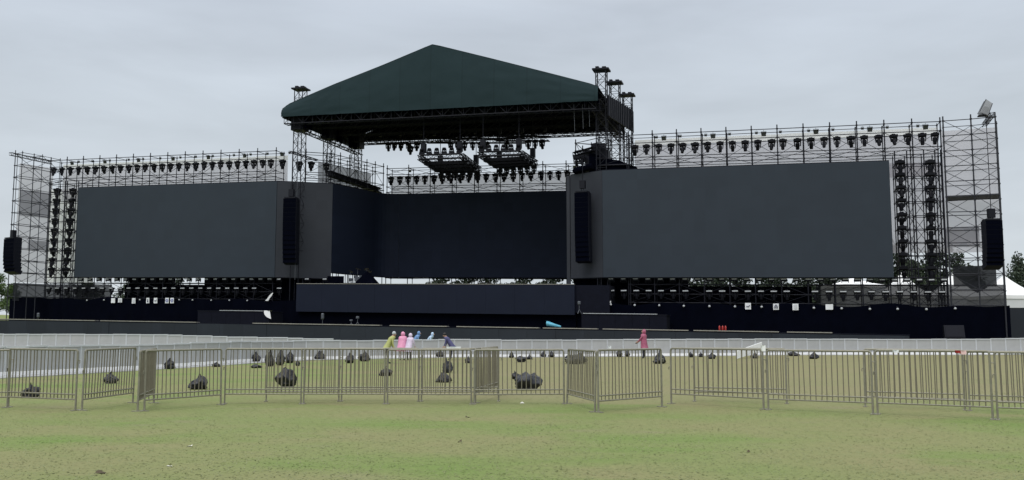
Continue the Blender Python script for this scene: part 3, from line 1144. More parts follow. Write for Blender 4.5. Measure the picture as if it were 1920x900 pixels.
for i, (u_, v_) in enumerate(sp):
    place(SPOT, USED, 'small round-cornered floodlight, %s from the left under the left wing top rail' % nth(i), 'floods on the left top rail', L(u_, v_, W_SCAF - .26), RZ - .3, R(20), 0, (.42,) * 3)
for i in range(4):
    p = bks[0].lerp(bks[-1], (.12, .38, .62, .93)[i])
    place(SPOT, USED, 'small floodlight, %s from the left on the top rail behind the back wall' % nth(i), 'floods on the back top rail', L(p.x, p.y - .1, W_SCAF + dl - .35), RZ, R(15), 0, (.5,) * 3)

# ------------------------------------------------------------------ roof
RF = -.6
_lo, _hi = 5.0, 30.0
for _ in range(50):
    _m = (_lo + _hi) / 2
    if S(1188, 226, _m)[0] > S(1141, 215, RF + .5)[0]:
        _lo = _m
    else:
        _hi = _m
RBK = _m
UD = S(1141, 215, RF + .5)[0]
print('roof back', RBK, UD, S(1141, 213, RF + .5), S(1141, 180, RF + .5), S(1188, 247, RBK), S(1188, 205, RBK), S(690, 275, RBK), S(552, 237, RF), S(900, 264, RBK))
el_u, el_w = S(527, 219, RF)
er_u, er_w = S(1121, 188.5, RF)
ap_u, ap_w = S(810, 82, RF + .3)
prof = [S(527, 219, RF), S(527, 204, RF), S(530.5, 199.5, RF), S(541, 193.5, RF), S(560, 185, RF), S(625, 157, RF), S(715, 121.5, RF), S(803, 84.5, RF),
        S(810, 82, RF), S(818, 83.5, RF), S(920, 108.5, RF), S(1025, 135, RF), S(1113, 157.5, RF), S(1119, 161, RF), S(1121, 188.5, RF)]
print('roof', el_u, el_w, er_u, er_w, ap_u, ap_w)
top = prof[1:-1]


def topw(u_):
    for (a, wa), (b, wb_) in zip(top[:-1], top[1:]):
        if u_ <= b or (b, wb_) == top[-1]:
            return wa + (wb_ - wa) * max(0, min(1, (u_ - a) / max(1e-6, b - a)))


eavew = lambda u_: el_w + (er_w - el_w) * (u_ - el_u) / (er_u - el_u)
roof = thing('stage_roof', 'dark green pitched tarpaulin roof high over the centre stage', 'stage roof', L(ap_u, 6, 22))
bw = lambda u_: .18 * noise.noise((u_ * .35, 4, 1)) + .03 * math.sin(u_ * 2.2)
m = MB(L)
m.grid(lambda s, t: (el_u + (er_u - el_u) * s,
                     RF - .10 * math.sin(math.pi * t) + .18 * t + .05 * noise.noise((s * 30, t * 6, 0)),
                     eavew(el_u + (er_u - el_u) * s) + .04 * noise.noise((s * 60, 3, 0)) * (1 - t) + (topw(el_u + (er_u - el_u) * s) - eavew(el_u + (er_u - el_u) * s)) * t), 64, 14)
m.build('gable_front', M['tarp'], roof, roof.location, smooth=True)
m = MB(L)
us = sorted([el_u + (er_u - el_u) * i / 40 for i in range(41)] + [ap_u])
fn = lambda s, t: (us[int(round(s * 41))], RF + .16 + (RBK - RF - .16) * t, topw(us[int(round(s * 41))]) + .015 - .18 * math.sin(math.pi * t * 3) ** 2 * .5)
m.grid(fn, 41, 12)
m.build('roof_slope', M['tarp'], roof, roof.location, smooth=True)
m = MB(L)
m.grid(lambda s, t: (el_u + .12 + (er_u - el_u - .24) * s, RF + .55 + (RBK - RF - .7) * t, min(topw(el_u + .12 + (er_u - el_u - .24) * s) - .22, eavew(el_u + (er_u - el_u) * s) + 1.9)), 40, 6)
m.build('shade_lining', M['under'], roof, roof.location)  # black sheet added to paint the shade of the roof underside
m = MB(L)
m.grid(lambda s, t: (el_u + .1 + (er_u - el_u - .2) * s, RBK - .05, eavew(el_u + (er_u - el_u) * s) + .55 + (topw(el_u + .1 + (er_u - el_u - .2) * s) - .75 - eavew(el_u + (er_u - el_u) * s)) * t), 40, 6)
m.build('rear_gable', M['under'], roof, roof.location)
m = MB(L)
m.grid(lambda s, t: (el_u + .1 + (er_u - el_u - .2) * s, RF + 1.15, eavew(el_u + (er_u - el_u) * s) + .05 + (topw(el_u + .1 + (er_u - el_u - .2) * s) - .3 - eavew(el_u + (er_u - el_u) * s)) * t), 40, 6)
m.build('front_shade_lining', M['under'], roof, roof.location)  # added dark sheet for the shade behind the gable front
# ribbed black side drape on the right
m = MB(L)
nr = 14
db0, dt0 = S(1141, 216, RF + .5)[1], S(1141, 178, RF + .5)[1]
db1, dt1 = S(1188, 247, RBK)[1], S(1188, 207, RBK)[1]
for i in range(nr):
    f0, f1 = i / nr, (i + 1) / nr
    a, b = RF + .5 + (RBK - RF - .5) * f0, RF + .5 + (RBK - RF - .5) * f1
    lo, hi = db0 + (db1 - db0) * f0, dt0 + (dt1 - dt0) * f0
    m.box(UD - .08, UD + .02, a + .04, b - .04, lo, hi)
    m.box(UD + .022, UD + .10, a - .05, a + .05, lo - .06, hi + .06)
m.build('side_drape', M['blackp'], roof, roof.location)
m = MB(L)
m.box(el_u - .05, el_u + .05, RF + .3, RBK, el_w - .05, topw(el_u) + .05)
m.build('side_drape', M['tarp'], roof, roof.location)


def truss(mb, p, q, s=.6, r=.045, step=.9, h=None):
    h = h or s
    p, q = Vector(p), Vector(q)
    d = q - p
    ln = d.length
    d.normalize()
    side = d.cross(Vector((0, 0, 1)))
    up = Vector((0, 0, 1))
    if side.length < .1:
        side, up = Vector((1, 0, 0)), Vector((0, 1, 0))
    side.normalize()
    cs = [side * (a * s / 2) + up * (b * h / 2) for a, b in ((-1, -1), (1, -1), (1, 1), (-1, 1))]
    for c in cs:
        mb.tube(tuple(p + c), tuple(q + c), r, 5)
    n = max(1, int(ln / step))
    for i in range(n):
        a, b = p + d * (ln * i / n), p + d * (ln * (i + 1) / n)
        for k in range(4):
            c1, c2 = cs[k], cs[(k + 1) % 4]
            if i % 2:
                c1, c2 = c2, c1
            mb.tube(tuple(a + c1), tuple(b + c2), r * .55, 4)
            mb.tube(tuple(a + cs[k]), tuple(a + cs[(k + 1) % 4]), r * .55, 4)
    return mb


# ring truss under the eaves
rt_w = lambda u_: eavew(u_) - .25
uL, uR = el_u + 1.4, er_u - .3
for nm, p, q in (('front', (el_u + .2, RF + .6, rt_w(el_u) + .1), (er_u - .2, RF + .6, rt_w(er_u) + .1)), ('rear', (uL, RBK - .6, rt_w(uL) + .85), (uR, RBK - .6, rt_w(uR) + .85)),
                 ('left', (uL, RF + .6, rt_w(uL) - .1), (uL, RBK - .6, rt_w(uL) - .1)), ('right', (uR, RF + .6, rt_w(uR)), (uR, RBK - .6, rt_w(uR)))):
    m = MB(L)
    truss(m, p, q, .7, .06, 1.0, 1.5 if nm == 'left' else 1.0)
    m.build('ring_truss', M['truss'], roof, roof.location)
m = MB(L)                                     # rafters seen from below
for k in range(1, 4):
    vv = RF + .6 + (RBK - RF - 1.2) * k / 4
    truss(m, (uL, vv, rt_w(uL) + .25), (uR, vv, rt_w(uR) + .25), .5, .05, 1.1, .7)
m.build('cross_truss', M['truss'], roof, roof.location)
# black drapes bunched at the left edge under the eave
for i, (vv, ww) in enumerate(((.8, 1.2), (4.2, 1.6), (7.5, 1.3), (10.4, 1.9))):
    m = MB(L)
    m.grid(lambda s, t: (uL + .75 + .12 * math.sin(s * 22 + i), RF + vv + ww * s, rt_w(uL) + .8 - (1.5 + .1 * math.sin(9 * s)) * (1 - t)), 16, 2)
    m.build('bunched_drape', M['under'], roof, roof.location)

# ------------------------------------------------------------------ roof masts
def mast(label, x, y0, v, ytop, gap=None):
    u_, _ = S(x, y0, v)
    _, wtp = S(x, ytop, v)
    t = thing('roof_mast', label, 'mast', L(u_, v, .5), 0, 'lattice masts of the roof')
    h = .44
    for a, b in ((-1, -1), (1, -1), (1, 1), (-1, 1)):
        m = MB(L)
        m.tube((u_ + a * h, v + b * h, .5), (u_ + a * h, v + b * h, wtp), .05, 6)
        m.build('chord', M['truss'], t, t.location)
    m = MB(L)
    n = int((wtp - 9) / .85)
    for i in range(n):
        a_, b_ = 9 + (wtp - 9) * i / n, 9 + (wtp - 9) * (i + 1) / n
        cs = [(-h, -h), (h, -h), (h, h), (-h, h)]
        for k in range(4):
            c1, c2 = cs[k], cs[(k + 1) % 4]
            if i % 2:
                c1, c2 = c2, c1
            m.tube((u_ + c1[0], v + c1[1], a_), (u_ + c2[0], v + c2[1], b_), .028, 4)
            m.tube((u_ + c1[0], v + c1[1], a_), (u_ + c2[0], v + c2[1], a_), .022, 4)
    m.build('lattice', M['truss'], t, t.location)
    m = MB(L)
    m.box(u_ - .75, u_ + .75, v - .6, v + .6, wtp, wtp + .14)
    m.box(u_ - .5, u_ - .2, v - .3, v + .3, wtp + .142, wtp + .38)
    m.box(u_ + .1, u_ + .45, v - .3, v + .3, wtp + .142, wtp + .34)
    m.build('top_pulley', M['truss'], t, t.location)
    if gap:
        m = MB(L)
        _, g0 = S(x, gap[0], v)
        _, g1 = S(x, gap[1], v)
        m.box(u_ - .66, u_ + .66, v - .62, v + .62, g1, g0)
        m.build('sleeve_block', M['blackp'], t, t.location)
    return t


vm1, vm2, vm3 = .9, 6.6, 12.6
mast('front lattice mast at the left of the roof', 561.5, 280, vm1, 169, (222, 246))
mast('middle lattice mast under the left edge of the roof', 617, 290, vm2, 226, (238, 262))
mast('rear lattice mast under the left edge of the roof', 668, 300, vm3, 238, (252, 278))
for x, y0, v, yt, lab in ((1129, 270, vm1, 133, 'front lattice mast standing tallest at the right of the roof'),
                          (1154, 270, vm2, 157, 'middle lattice mast at the right of the roof'),
                          (1177.5, 270, vm3, 180, 'rear lattice mast at the right of the roof')):
    mast(lab, x, y0, v, yt)

# hanging rigs
def hang_truss(label, x0, x1, y, v, up=2.2, s=.45):
    a, wa = S(x0, y, v)
    b, wb_ = S(x1, y, v)
    t = thing('hanging_truss', label, 'truss', L((a + b) / 2, v, wa), 0, 'lighting trusses under the roof')
    m = MB(L)
    truss(m, (a, v, wa), (b, v, wb_), s, .05, .6)
    m.build('lattice', M['truss'], t, t.location)
    n = 3
    for i in range(n):
        m = MB(L)
        u_ = a + (b - a) * (.08 + .84 * i / (n - 1))
        m.tube((u_, v, wa + .2), (u_, v, wa + up), .03, 5)
        m.box(u_ - .14, u_ + .14, v - .14, v + .14, wa + .5, wa + .95)
        m.build('hoist', M['truss'], t, t.location)
    return t


hang_truss('lighting truss with a row of lamps hanging under the left of the roof', 706, 795, 265, 11.0, 1.6)
row([(x, 267 + dy) for x, dy in ((728, 0), (740, 0), (752, 0), (766, 1), (782, 0))], 11.0, HEAD, 'moving-head light, %s from the left on the truss under the left of the roof', 'lamps on the left roof truss', sc=1.0)
row([(770, 273.5)], 10.4, HEAD, 'moving-head light hanging lowest below the left roof truss, %s of its kind', 'lamps on the left roof truss', sc=1.0)
hang_truss('long lighting truss hanging under the middle of the roof', 800, 985, 264, 9.2, 1.5)
row([(x, 266) for x in (845, 858, 871, 886, 900, 913, 950)], 9.2, HEAD, 'moving-head light, %s from the left on the truss under the roof middle', 'lamps on the middle roof truss', sc=.95)
hang_truss('short lighting truss hanging under the right of the roof', 930, 1030, 260, 7.5, 1.6)
row([(x, 262) for x in (990, 1003, 1016)], 7.5, HEAD, 'moving-head light, %s from the left on the truss under the right of the roof', 'lamps on the right roof truss', sc=1.0)


def pod(label, corners, short):
    """corners: near-left, near-right, far-right, far-left photo points; one level frame"""
    z_w = 17.6
    pts = [solve_v(x, y, z_w) for x, y in corners]
    c = Vector(((pts[0][0] + pts[2][0]) / 2, (pts[0][1] + pts[2][1]) / 2))
    t = thing('lighting_pod', label, 'lighting rig', L(c.x, c.y, z_w), 0, 'lighting pods hung under the roof')
    for i in range(4):
        m = MB(L)
        truss(m, (*pts[i], z_w), (*pts[(i + 1) % 4], z_w), .4, .05, .6)
        m.build('frame_truss', M['truss'], t, t.location)
    for k in range(1, 4):
        m = MB(L)
        a = Vector(pts[0]).lerp(Vector(pts[3]), k / 4)
        b = Vector(pts[1]).lerp(Vector(pts[2]), k / 4)
        truss(m, (*a, z_w), (*b, z_w), .3, .045, .6)
        m.build('cross_truss', M['truss'], t, t.location)
    for i in range(4):
        p = Vector(pts[i]).lerp(c, .12)
        m = MB(L)
        m.tube((p.x, p.y, z_w + .2), (p.x, p.y, z_w + 4.3), .035, 5)
        m.box(p.x - .22, p.x + .22, p.y - .22, p.y + .22, z_w + .5, z_w + 1.4)
        m.build('hoist', M['truss'], t, t.location)
    # rack of packed gear inside the frame
    for k in range(3):
        m = MB(L)
        a = Vector(pts[0]).lerp(Vector(pts[3]), .25 + .25 * k)
        b = Vector(pts[1]).lerp(Vector(pts[2]), .25 + .25 * k)
        n = 7
        for j in range(n):
            q = a.lerp(b, (j + .5) / n)
            m.box(q.x - .28, q.x + .28, q.y - .3, q.y + .3, z_w - .45, z_w - .19)
        m.build('strobe_row', M['lamp'], t, t.location)
    # lamps standing on the near edge and hanging from the far edge
    for j in range(6):
        q = Vector(pts[0]).lerp(Vector(pts[1]), .05 + .9 * j / 5)
        place(WASH, USED, 'upturned round wash light, %s from the left on the near edge of the %s pod' % (nth(j), short), 'lamps on the %s pod' % short, L(q.x, q.y, z_w + .25), RZ, math.pi, 0, (.78, .78, .72))
    for j in range(6):
        q = Vector(pts[3]).lerp(Vector(pts[2]), .05 + .9 * j / 5)
        place(HEAD, USED, 'moving-head light, %s from the left under the far edge of the %s pod' % (nth(j), short), 'lamps on the %s pod' % short, L(q.x, q.y, z_w - .26), RZ, 0, 0, (.85,) * 3)
    return t


pod('tilted looking black lighting pod hanging left of the other one', ((787, 295), (865, 292), (899, 318), (823, 319.5)), 'left')
pod('black lighting pod hanging nearer the right masts', ((899, 289), (976, 287), (1005, 306), (934, 312)), 'right')

# dark gear on the right corner scaffold
t = thing('equipment_stack', 'stack of black covered gear on the scaffold by the right masts', 'equipment', L(S(1118, 315, .7)[0], 1.3, W4))
gu = S(1122, 310, 1)[0]
m = MB(L)
m.box(gu - 1.2, gu + .9, .9, 2.0, W4 + .09, W4 + 1.5)
m.box(gu - .6, gu + .6, .95, 1.9, W4 + 1.505, W4 + 2.1)
m.build('flight_case', M['blackp'], t, t.location)
m = MB(L)
m.grid(lambda s, q: (gu - .8 + 4.2 * s, .80 + .1 * math.sin(9 * s), W_TOP + .0 + (1.75 - 1.3 * s) * q + .06 * math.sin(12 * s)), 20, 4)
m.grid(lambda s, q: (gu - .8 + 4.2 * s, .80 + 1.2 * q, W_TOP + (1.75 - 1.3 * s) + .06 * math.sin(12 * s) - .1 * q), 20, 4)
m.build('black_cover', M['black'], t, t.location)
m = MB(L)
pa, pb_, pc_ = S(1079, 320, 1.5), S(1092, 317, 1.1), S(1112, 311, .6)
m.path([(pa[0], 4.0, pa[1] + .1), (pa[0], 1.5, pa[1]), (pb_[0], 1.1, pb_[1]), (pc_[0], .6, pc_[1])], .30, 8)
m.build('rolled_drape', M['black'], t, t.location)
pa, pb_ = S(1076, 290, 1.6), S(1114, 279, .5)
m = MB(L)
truss(m, (pa[0], 1.6, pa[1]), (pb_[0], .5, pb_[1]), .3, .06, .3)
tag(m.build('hanging_truss', M['lamp'], None, L(pa[0], 1.6, pa[1])), 'short dark truss with three lamps beside the gear stack at the right corner', 'truss')
row([(1081, 293), (1091, 290), (1101, 287)], 1.1, HEAD, 'moving-head light, %s from the left on the short truss at the right corner', 'lamps on the corner truss')
# dark cluttered truss along the left side wall rim
q0, q1 = Vector(PB).lerp(Vector(PC), .0), Vector(PB).lerp(Vector(PC), .97)
m = MB(L)
truss(m, (q0.x - .55, q0.y + .15, W_TOP + 1.1), (q1.x - .5, q1.y + .1, W_TOP + .42), .5, .07, .32, .45)
t = thing('lighting_truss', 'dark cluttered truss sloping along the top of the left side wall', 'truss', L(q0.x - .5, q0.y, W_TOP + 1))
m.build('lattice', M['lamp'], t, t.location)
for k in range(9):
    q = q0.lerp(q1, (k + .4) / 9)
    m = MB(L)
    ww = W_TOP + 1.1 - .68 * (k + .4) / 9
    a_ = random.uniform(.18, .34)
    m.frust(q.x - .52, q.y + .1, ww - .30, ww + random.uniform(.05, .25), a_, a_, a_ * .7, a_ * .8)
    m.build('black_case', M['lamp'], t, t.location)

# ------------------------------------------------------------------ hanging loudspeakers
def line_array(label, x0, x1, ytop, ybot, v, nbox, chain_w, ymot, curve=.5, turn=0.0):
    xm = (x0 + x1) / 2
    u_, wtp = S(xm, ytop, v)
    wbt = S(xm, ybot, v)[1]
    wd = S(x1, (ytop + ybot) / 2, v)[0] - S(x0, (ytop + ybot) / 2, v)[0]
    t = thing('line_array', label, 'loudspeaker array', L(u_, v, wtp), RZ + turn, 'hanging loudspeaker arrays')
    h = (wtp - wbt) / nbox
    ang, y_, z_ = 0.0, 0.0, 0.0
    for i in range(nbox):
        m = MB()
        a, b = wd / 2, .42
        m.frust(0, 0, -h + .004, -.004, a, b - .015, a, b)
        o_ = m.build('speaker_box', M['blackp'], t)
        o_.location = (0, y_, z_)
        o_.rotation_euler = (ang, 0, 0)
        gm = MB()
        gm.box(-a + .03, a - .03, -b - .008, -b + .08, -h + .015, -.015)
        go_ = gm.build('grille', M['black'], o_)
        z_ -= h * math.cos(ang)
        y_ -= -h * math.sin(ang) * -1 * .9
        ang += -curve / nbox * (i / nbox) * 2
    m = MB()
    m.box(-wd * .42, wd * .42, -.45, .45, .02, .14)
    m.build('fly_frame', M['truss'], t)
    wm = S(xm, ymot, v)[1] - wtp
    m = MB()
    m.box(-.24, .24, -.2, .2, wm - .35, wm + .35)
    m.tube((-.15, 0, .14), (-.05, 0, wm - .3), .03, 5)
    m.tube((.15, 0, .14), (.05, 0, wm - .3), .03, 5)
    m.tube((0, 0, wm + .3), (0, 0, chain_w - wtp), .03, 5)
    m.build('chain_hoist', M['truss'], t)
    return t


line_array('tall hanging speaker array in front of the grey panel left of the stage', 535, 558, 373, 495, -1.2, 14, W_SCAF - .6, 362, .25, .15)
line_array('tall hanging speaker array tucked beside the right corner column', 1079, 1106, 362, 492, -.2, 14, W_TOP + 1.2, 346, .2, -.1)
line_array('hanging speaker array outside the left end tower', 11, 38, 448, 513, -3.9, 9, W_SCAF - .2, 438, .5, -.25)
line_array('large hanging speaker array in front of the right end tower', 1842, 1876, 414, 503, -1.6, 10, W_SCAF - .2, 400, .5, .2)
# outrigger beams the outer arrays hang from
for lab, (x, y, v), (x2, v2) in (('steel outrigger beam holding the far left speaker array', (25, 292, -3.9), (36, 1.0)),
                                 ('steel outrigger beam holding the far right speaker array', (1859, 222, -1.6), (1859, 2.0))):
    a = S(x, y, v)[0]
    m = MB(L)
    truss(m, (a, v - .4, W_SCAF - .15), (a + .2, v2, W_SCAF - .15), .28, .025, .5)
    tag(m.build('outrigger_beam', M['steel'], None, L(a, v, W_SCAF)), lab, 'beam')
for lab, ua, va, ub, vb in (('steel outrigger beam above the left inner speaker array', S(546, 300, -1.2)[0], -1.4, S(546, 300, -1.2)[0] + .4, 3.2),
                            ('steel outrigger beam above the right inner speaker array', S(1093, 340, -.2)[0], -.4, S(1093, 340, -.2)[0] + .3, 3.0)):
    m = MB(L)
    ww = W_SCAF - .6 if 'left' in lab else W_TOP + 1.2
    truss(m, (ua, va, ww), (ub, vb, ww), .16, .025, .4)
    tag(m.build('outrigger_beam', M['steel'], None, L(ua, va, ww)), lab, 'beam')
# rain covered searchlight on the right tower
cu_, cw_ = S(1843, 218, .6)
t = thing('searchlight', 'grey rain-covered searchlight tilted on top of the right end tower', 'searchlight', L(cu_, .6, cw_), RZ)
t.scale = (.8, .8, .85)
m = MB()
c, s_ = math.cos(.45), math.sin(.45)
rot = lambda x, y, z: (x * c + z * s_, y, -x * s_ + z * c + .15)
m.add([rot(*p) for p in ((-.42, -.5, 0), (.42, -.5, 0), (.42, .5, 0), (-.42, .5, 0), (-.34, -.42, 1.35), (.34, -.42, 1.2), (.34, .42, 1.2), (-.34, .42, 1.35))],
      [(3, 2, 1, 0), (4, 5, 6, 7), (0, 1, 5, 4), (1, 2, 6, 5), (2, 3, 7, 6), (3, 0, 4, 7)])
m.build('rain_cover', M['cover'], t)
m = MB()
m.lathe([(.20, .2), (.30, .3), (.30, .85), (.26, .9)], n=14)
o_ = m.build('lamp_head', M['trussal'], t)
o_.rotation_euler = (0, .45, 0)
m = MB()
m.box(-.45, .45, -.35, .35, 0, .1)
m.build('base', M['truss'], t)
for a, b in ((-.42, -.5), (.42, -.5), (.42, .5), (-.42, .5)):
    m = MB()
    m.tube(rot(a, b, 0), rot(a * .82, b * .85, 1.35 if a < 0 else 1.2), .03, 5)
    m.build('cover_pole', M['steel'], t)

# ------------------------------------------------------------------ notices and small lamps on the skirts
def notice(label, x, y, wpx, hpx, mark, m_ink):
    v = -.50
    u_, w_ = S(x, y, v)
    ppm = 1700 / (DIST - u_ * math.sin(A))
    a, b = wpx / ppm / 2, hpx / ppm / 2
    t = thing('notice', label, 'paper notice', L(u_, v, w_), RZ, 'paper notices on the skirts')
    m = MB()
    m.grid(lambda s, q: (-a + 2 * a * s, .03 * math.sin(3 * s + q), -b + 2 * b * q), 4, 4)
    m.grid(lambda s, q: (-a + 2 * a * s, .012 + .03 * math.sin(3 * s + q), -b + 2 * b * q), 4, 4)
    m.build('sheet', M['paper'], t)
    m = MB()
    f = -.02
    if mark == 'curve':
        m.path([(-.55 * a, f, .05 * b), (-.2 * a, f, -.25 * b), (.2 * a, f, -.05 * b), (.65 * a, f, .3 * b)], .03, 4)
    elif mark == 'arch':
        m.path([(-.5 * a, f, -.6 * b), (-.5 * a, f, .2 * b), (0, f, .65 * b), (.5 * a, f, .2 * b), (.5 * a, f, -.6 * b)], .025, 4)
        m.path([(-.2 * a, f, -.6 * b), (-.2 * a, f, .2 * b)], .02, 4)
        m.path([(.2 * a, f, -.6 * b), (.2 * a, f, .2 * b)], .02, 4)
    elif mark == 'lines':
        for k in range(5):
            m.tube((-.6 * a, f, (.6 - .3 * k) * b), (.6 * a, f, (.6 - .3 * k) * b), .010, 4)
    elif mark == 'figure':
        m.frust(0, f, -.6 * b, .1 * b, .35 * a, .01, .2 * a, .01)
        m.frust(0, f, .12 * b, .5 * b, .18 * a, .01, .22 * a, .01)
    elif mark == 'ring':
        pts_ = [(.55 * a * math.cos(k * .63), f, .5 * b * math.sin(k * .63)) for k in range(11)]
        m.path(pts_, .028, 4)
    if m.v:
        m.build('printed_mark', m_ink, t)


notice('white paper notice on the left skirt, leftmost of the row', 212, 563.5, 9, 9, None, M['ink'])
notice('white paper notice close beside the leftmost one on the left skirt', 225, 563, 9, 8, 'lines', M['pale'])
notice('greyish paper notice alone in the middle of the left skirt row', 250.5, 564, 8, 10, 'lines', M['pale'])
notice('small white notice with a dark figure on the left skirt', 277, 563.5, 7, 10, 'figure', M['ink'])
notice('white notice with a slanted dark mark on the left skirt', 291.5, 563.5, 8, 10, 'curve', M['ink'])
notice('bluish ringed notice, second from the right on the left skirt', 313, 563.5, 8, 10, 'ring', M['inkb'])
notice('bluish ringed notice at the right end of the left skirt row', 322.5, 563.5, 8, 10, 'ring', M['inkb'])
notice('white notice with a dark curved mark on the right skirt', 1402.5, 574, 10.5, 12, 'curve', M['ink'])
notice('white notice with a dark arch emblem on the right skirt', 1455, 575, 10, 11.5, 'arch', M['ink'])
notice('white notice with grey lines on the right skirt', 1491.5, 575.5, 10.5, 12, 'lines', M['pale'])
notice('blank white notice at the right end of the right skirt', 1555, 575.5, 13, 10, None, M['ink'])

LAMP = thing('work_lamp', 'x', 'work lamp')
m = MB()
m.lathe([(.02, -.10), (.09, -.06), (.10, .0), (.06, .07), (.02, .08)], n=10)
m.build('bulb', M['pale'], LAMP, smooth=True)
m = MB()
m.tube((0, 0, .08), (0, .18, .14), .025, 5)
m.box(-.06, .06, .14, .26, .08, .22)
m.build('bracket', M['steel'], LAMP)
for i, (x, y) in enumerate([(1190, 571), (1236, 571.5), (1282, 572.5), (1330, 573), (1378, 573.5), (1428, 574), (1526, 576), (1578, 577), (1631, 578), (1683, 578), (1737, 578.5), (1791, 577)]):
    u_, w_ = S(x, y, -.6)
    place(LAMP, USED, 'small white work lamp, %s from the left along the right skirt top' % nth(i), 'work lamps on the skirts', L(u_, -.6, w_ - .05), RZ)
for i, (x, y) in enumerate([(163, 562), (195, 561.5), (262, 561), (336, 561), (361, 561.5), (396, 562), (430, 562), (463.5, 562.5)]):
    u_, w_ = S(x, y, -.6)
    place(LAMP, USED, 'small white work lamp, %s from the left along the left skirt top' % nth(i), 'work lamps on the skirts', L(u_, -.6, w_ - .05), RZ, sc=(.8,) * 3)

# scraps of white cloth, extinguishers, wedge, small lamps
def scrap(label, x0, y0, x1, y1, wd, v):
    (ua, wa), (ub, wb_) = S(x0, y0, v), S(x1, y1, v)
    m = MB(L)
    fn_ = lambda s, q, k: (ua + (ub - ua) * s + wd * (q - .5) * (1 - .6 * s), v + k + .05 * math.sin(7 * s + 3 * q), wa + (wb_ - wa) * s)
    m.grid(lambda s, q: fn_(s, q, 0), 6, 4)
    m.grid(lambda s, q: fn_(s, q, .015), 6, 4)
    tag(m.build('white_rag', M['tent'], None, L(ua, v, wa), smooth=True), label, 'cloth')


scrap('crumpled white cloth caught on the rail at the end of the left skirt', 500, 564, 511, 549, .35, -.5)
scrap('thin white strip of cloth hanging by the right riser', 1131, 572, 1134.5, 564, .18, -.5)
scrap('short white flag of cloth beside the thin strip by the right riser', 1142, 564, 1145.5, 572, .3, -.5)
EXT = thing('fire_extinguisher', 'x', 'fire extinguisher')
m = MB()
m.lathe([(.10, 0), (.115, .03), (.115, .52), (.08, .62), (.03, .66), (.03, .70)], n=12)
m.build('cylinder', M['ext'], EXT, smooth=True)
m = MB()
m.box(-.03, .13, -.025, .025, .70, .75)
m.tube((-.02, 0, .70), (-.14, -.02, .45), .015, 5)
m.build('valve', M['blackp'], EXT)
for i, (dx, lab) in enumerate(((-.28, 'left'), (0, 'middle'), (.26, 'right'))):
    u_, w_ = S(1355, 618, -8.8)
    place(EXT, USED, 'red fire extinguisher, the %s one of three against the black skirt' % lab, 'fire extinguishers', L(u_ + dx * .8, -8.8, w_run - .02), RZ, sc=(.62,) * 3)
u_, w_ = S(1788, 627, -1.5)
t = thing('floor_monitor', 'dark wedge speaker box at the foot of the right skirt', 'loudspeaker', L(u_, -1.6, w_ - .25), RZ)
m = MB()
m.add([(-.7, -.5, 0), (.7, -.5, 0), (.7, .5, 0), (-.7, .5, 0), (-.7, -.12, .95), (.7, -.12, .95), (.7, .4, .95), (-.7, .4, .95)], [(3, 2, 1, 0), (4, 5, 6, 7), (0, 1, 5, 4), (1, 2, 6, 5), (2, 3, 7, 6), (3, 0, 4, 7)])
m.build('cabinet', M['blackp'], t)
m = MB()
m.add([(-.6, -.505, .08), (.6, -.505, .08), (.6, -.19, .86), (-.6, -.19, .86)], [(0, 1, 2, 3)])
m.add([(-.6, -.48, .08), (.6, -.48, .08), (.6, -.165, .86), (-.6, -.165, .86)], [(3, 2, 1, 0)])
m.build('grille', M['blackp'], t)


def stand_lamp(label, x, y, v, h, base_w):
    u_, _ = S(x, y, v)
    t = thing('lamp_stand', label, 'lamp stand', L(u_, v, base_w), RZ)
    m = MB()
    for k in range(3):
        m.tube((0, 0, h * .35), (.2 * math.cos(k * 2.1), .2 * math.sin(k * 2.1), 0), .02, 5)
    m.tube((0, 0, h * .3), (0, 0, h * .8), .025, 5)
    m.build('tripod', M['trussal'], t)
    m = MB()
    m.lathe([(.08, h * .75), (.14, h * .8), (.14, h), (.10, h * 1.04)], n=10)
    m.build('lamp_head', M['trussal'], t)


stand_lamp('small grey lamp on a short tripod on the runway, left of its twin', 658, 630, RV + .6, .45, w_run - .02)
stand_lamp('small grey lamp on a tall tripod on the runway', 670, 624, RV + .9, .72, w_run - .02)
stand_lamp('slim grey lamp stand on the ground before the centre stage', 605, 592, -4.2, 1.9, .9)
stand_lamp('grey lamp stand by the left end of the right riser', 1086, 572, -3.0, 1.0, rw2)
u_, w_ = S(70, 592, -3.0)
stand_lamp('grey lamp stand at the foot of the left skirt', 72, 590, -3.0, 1.6, .9)

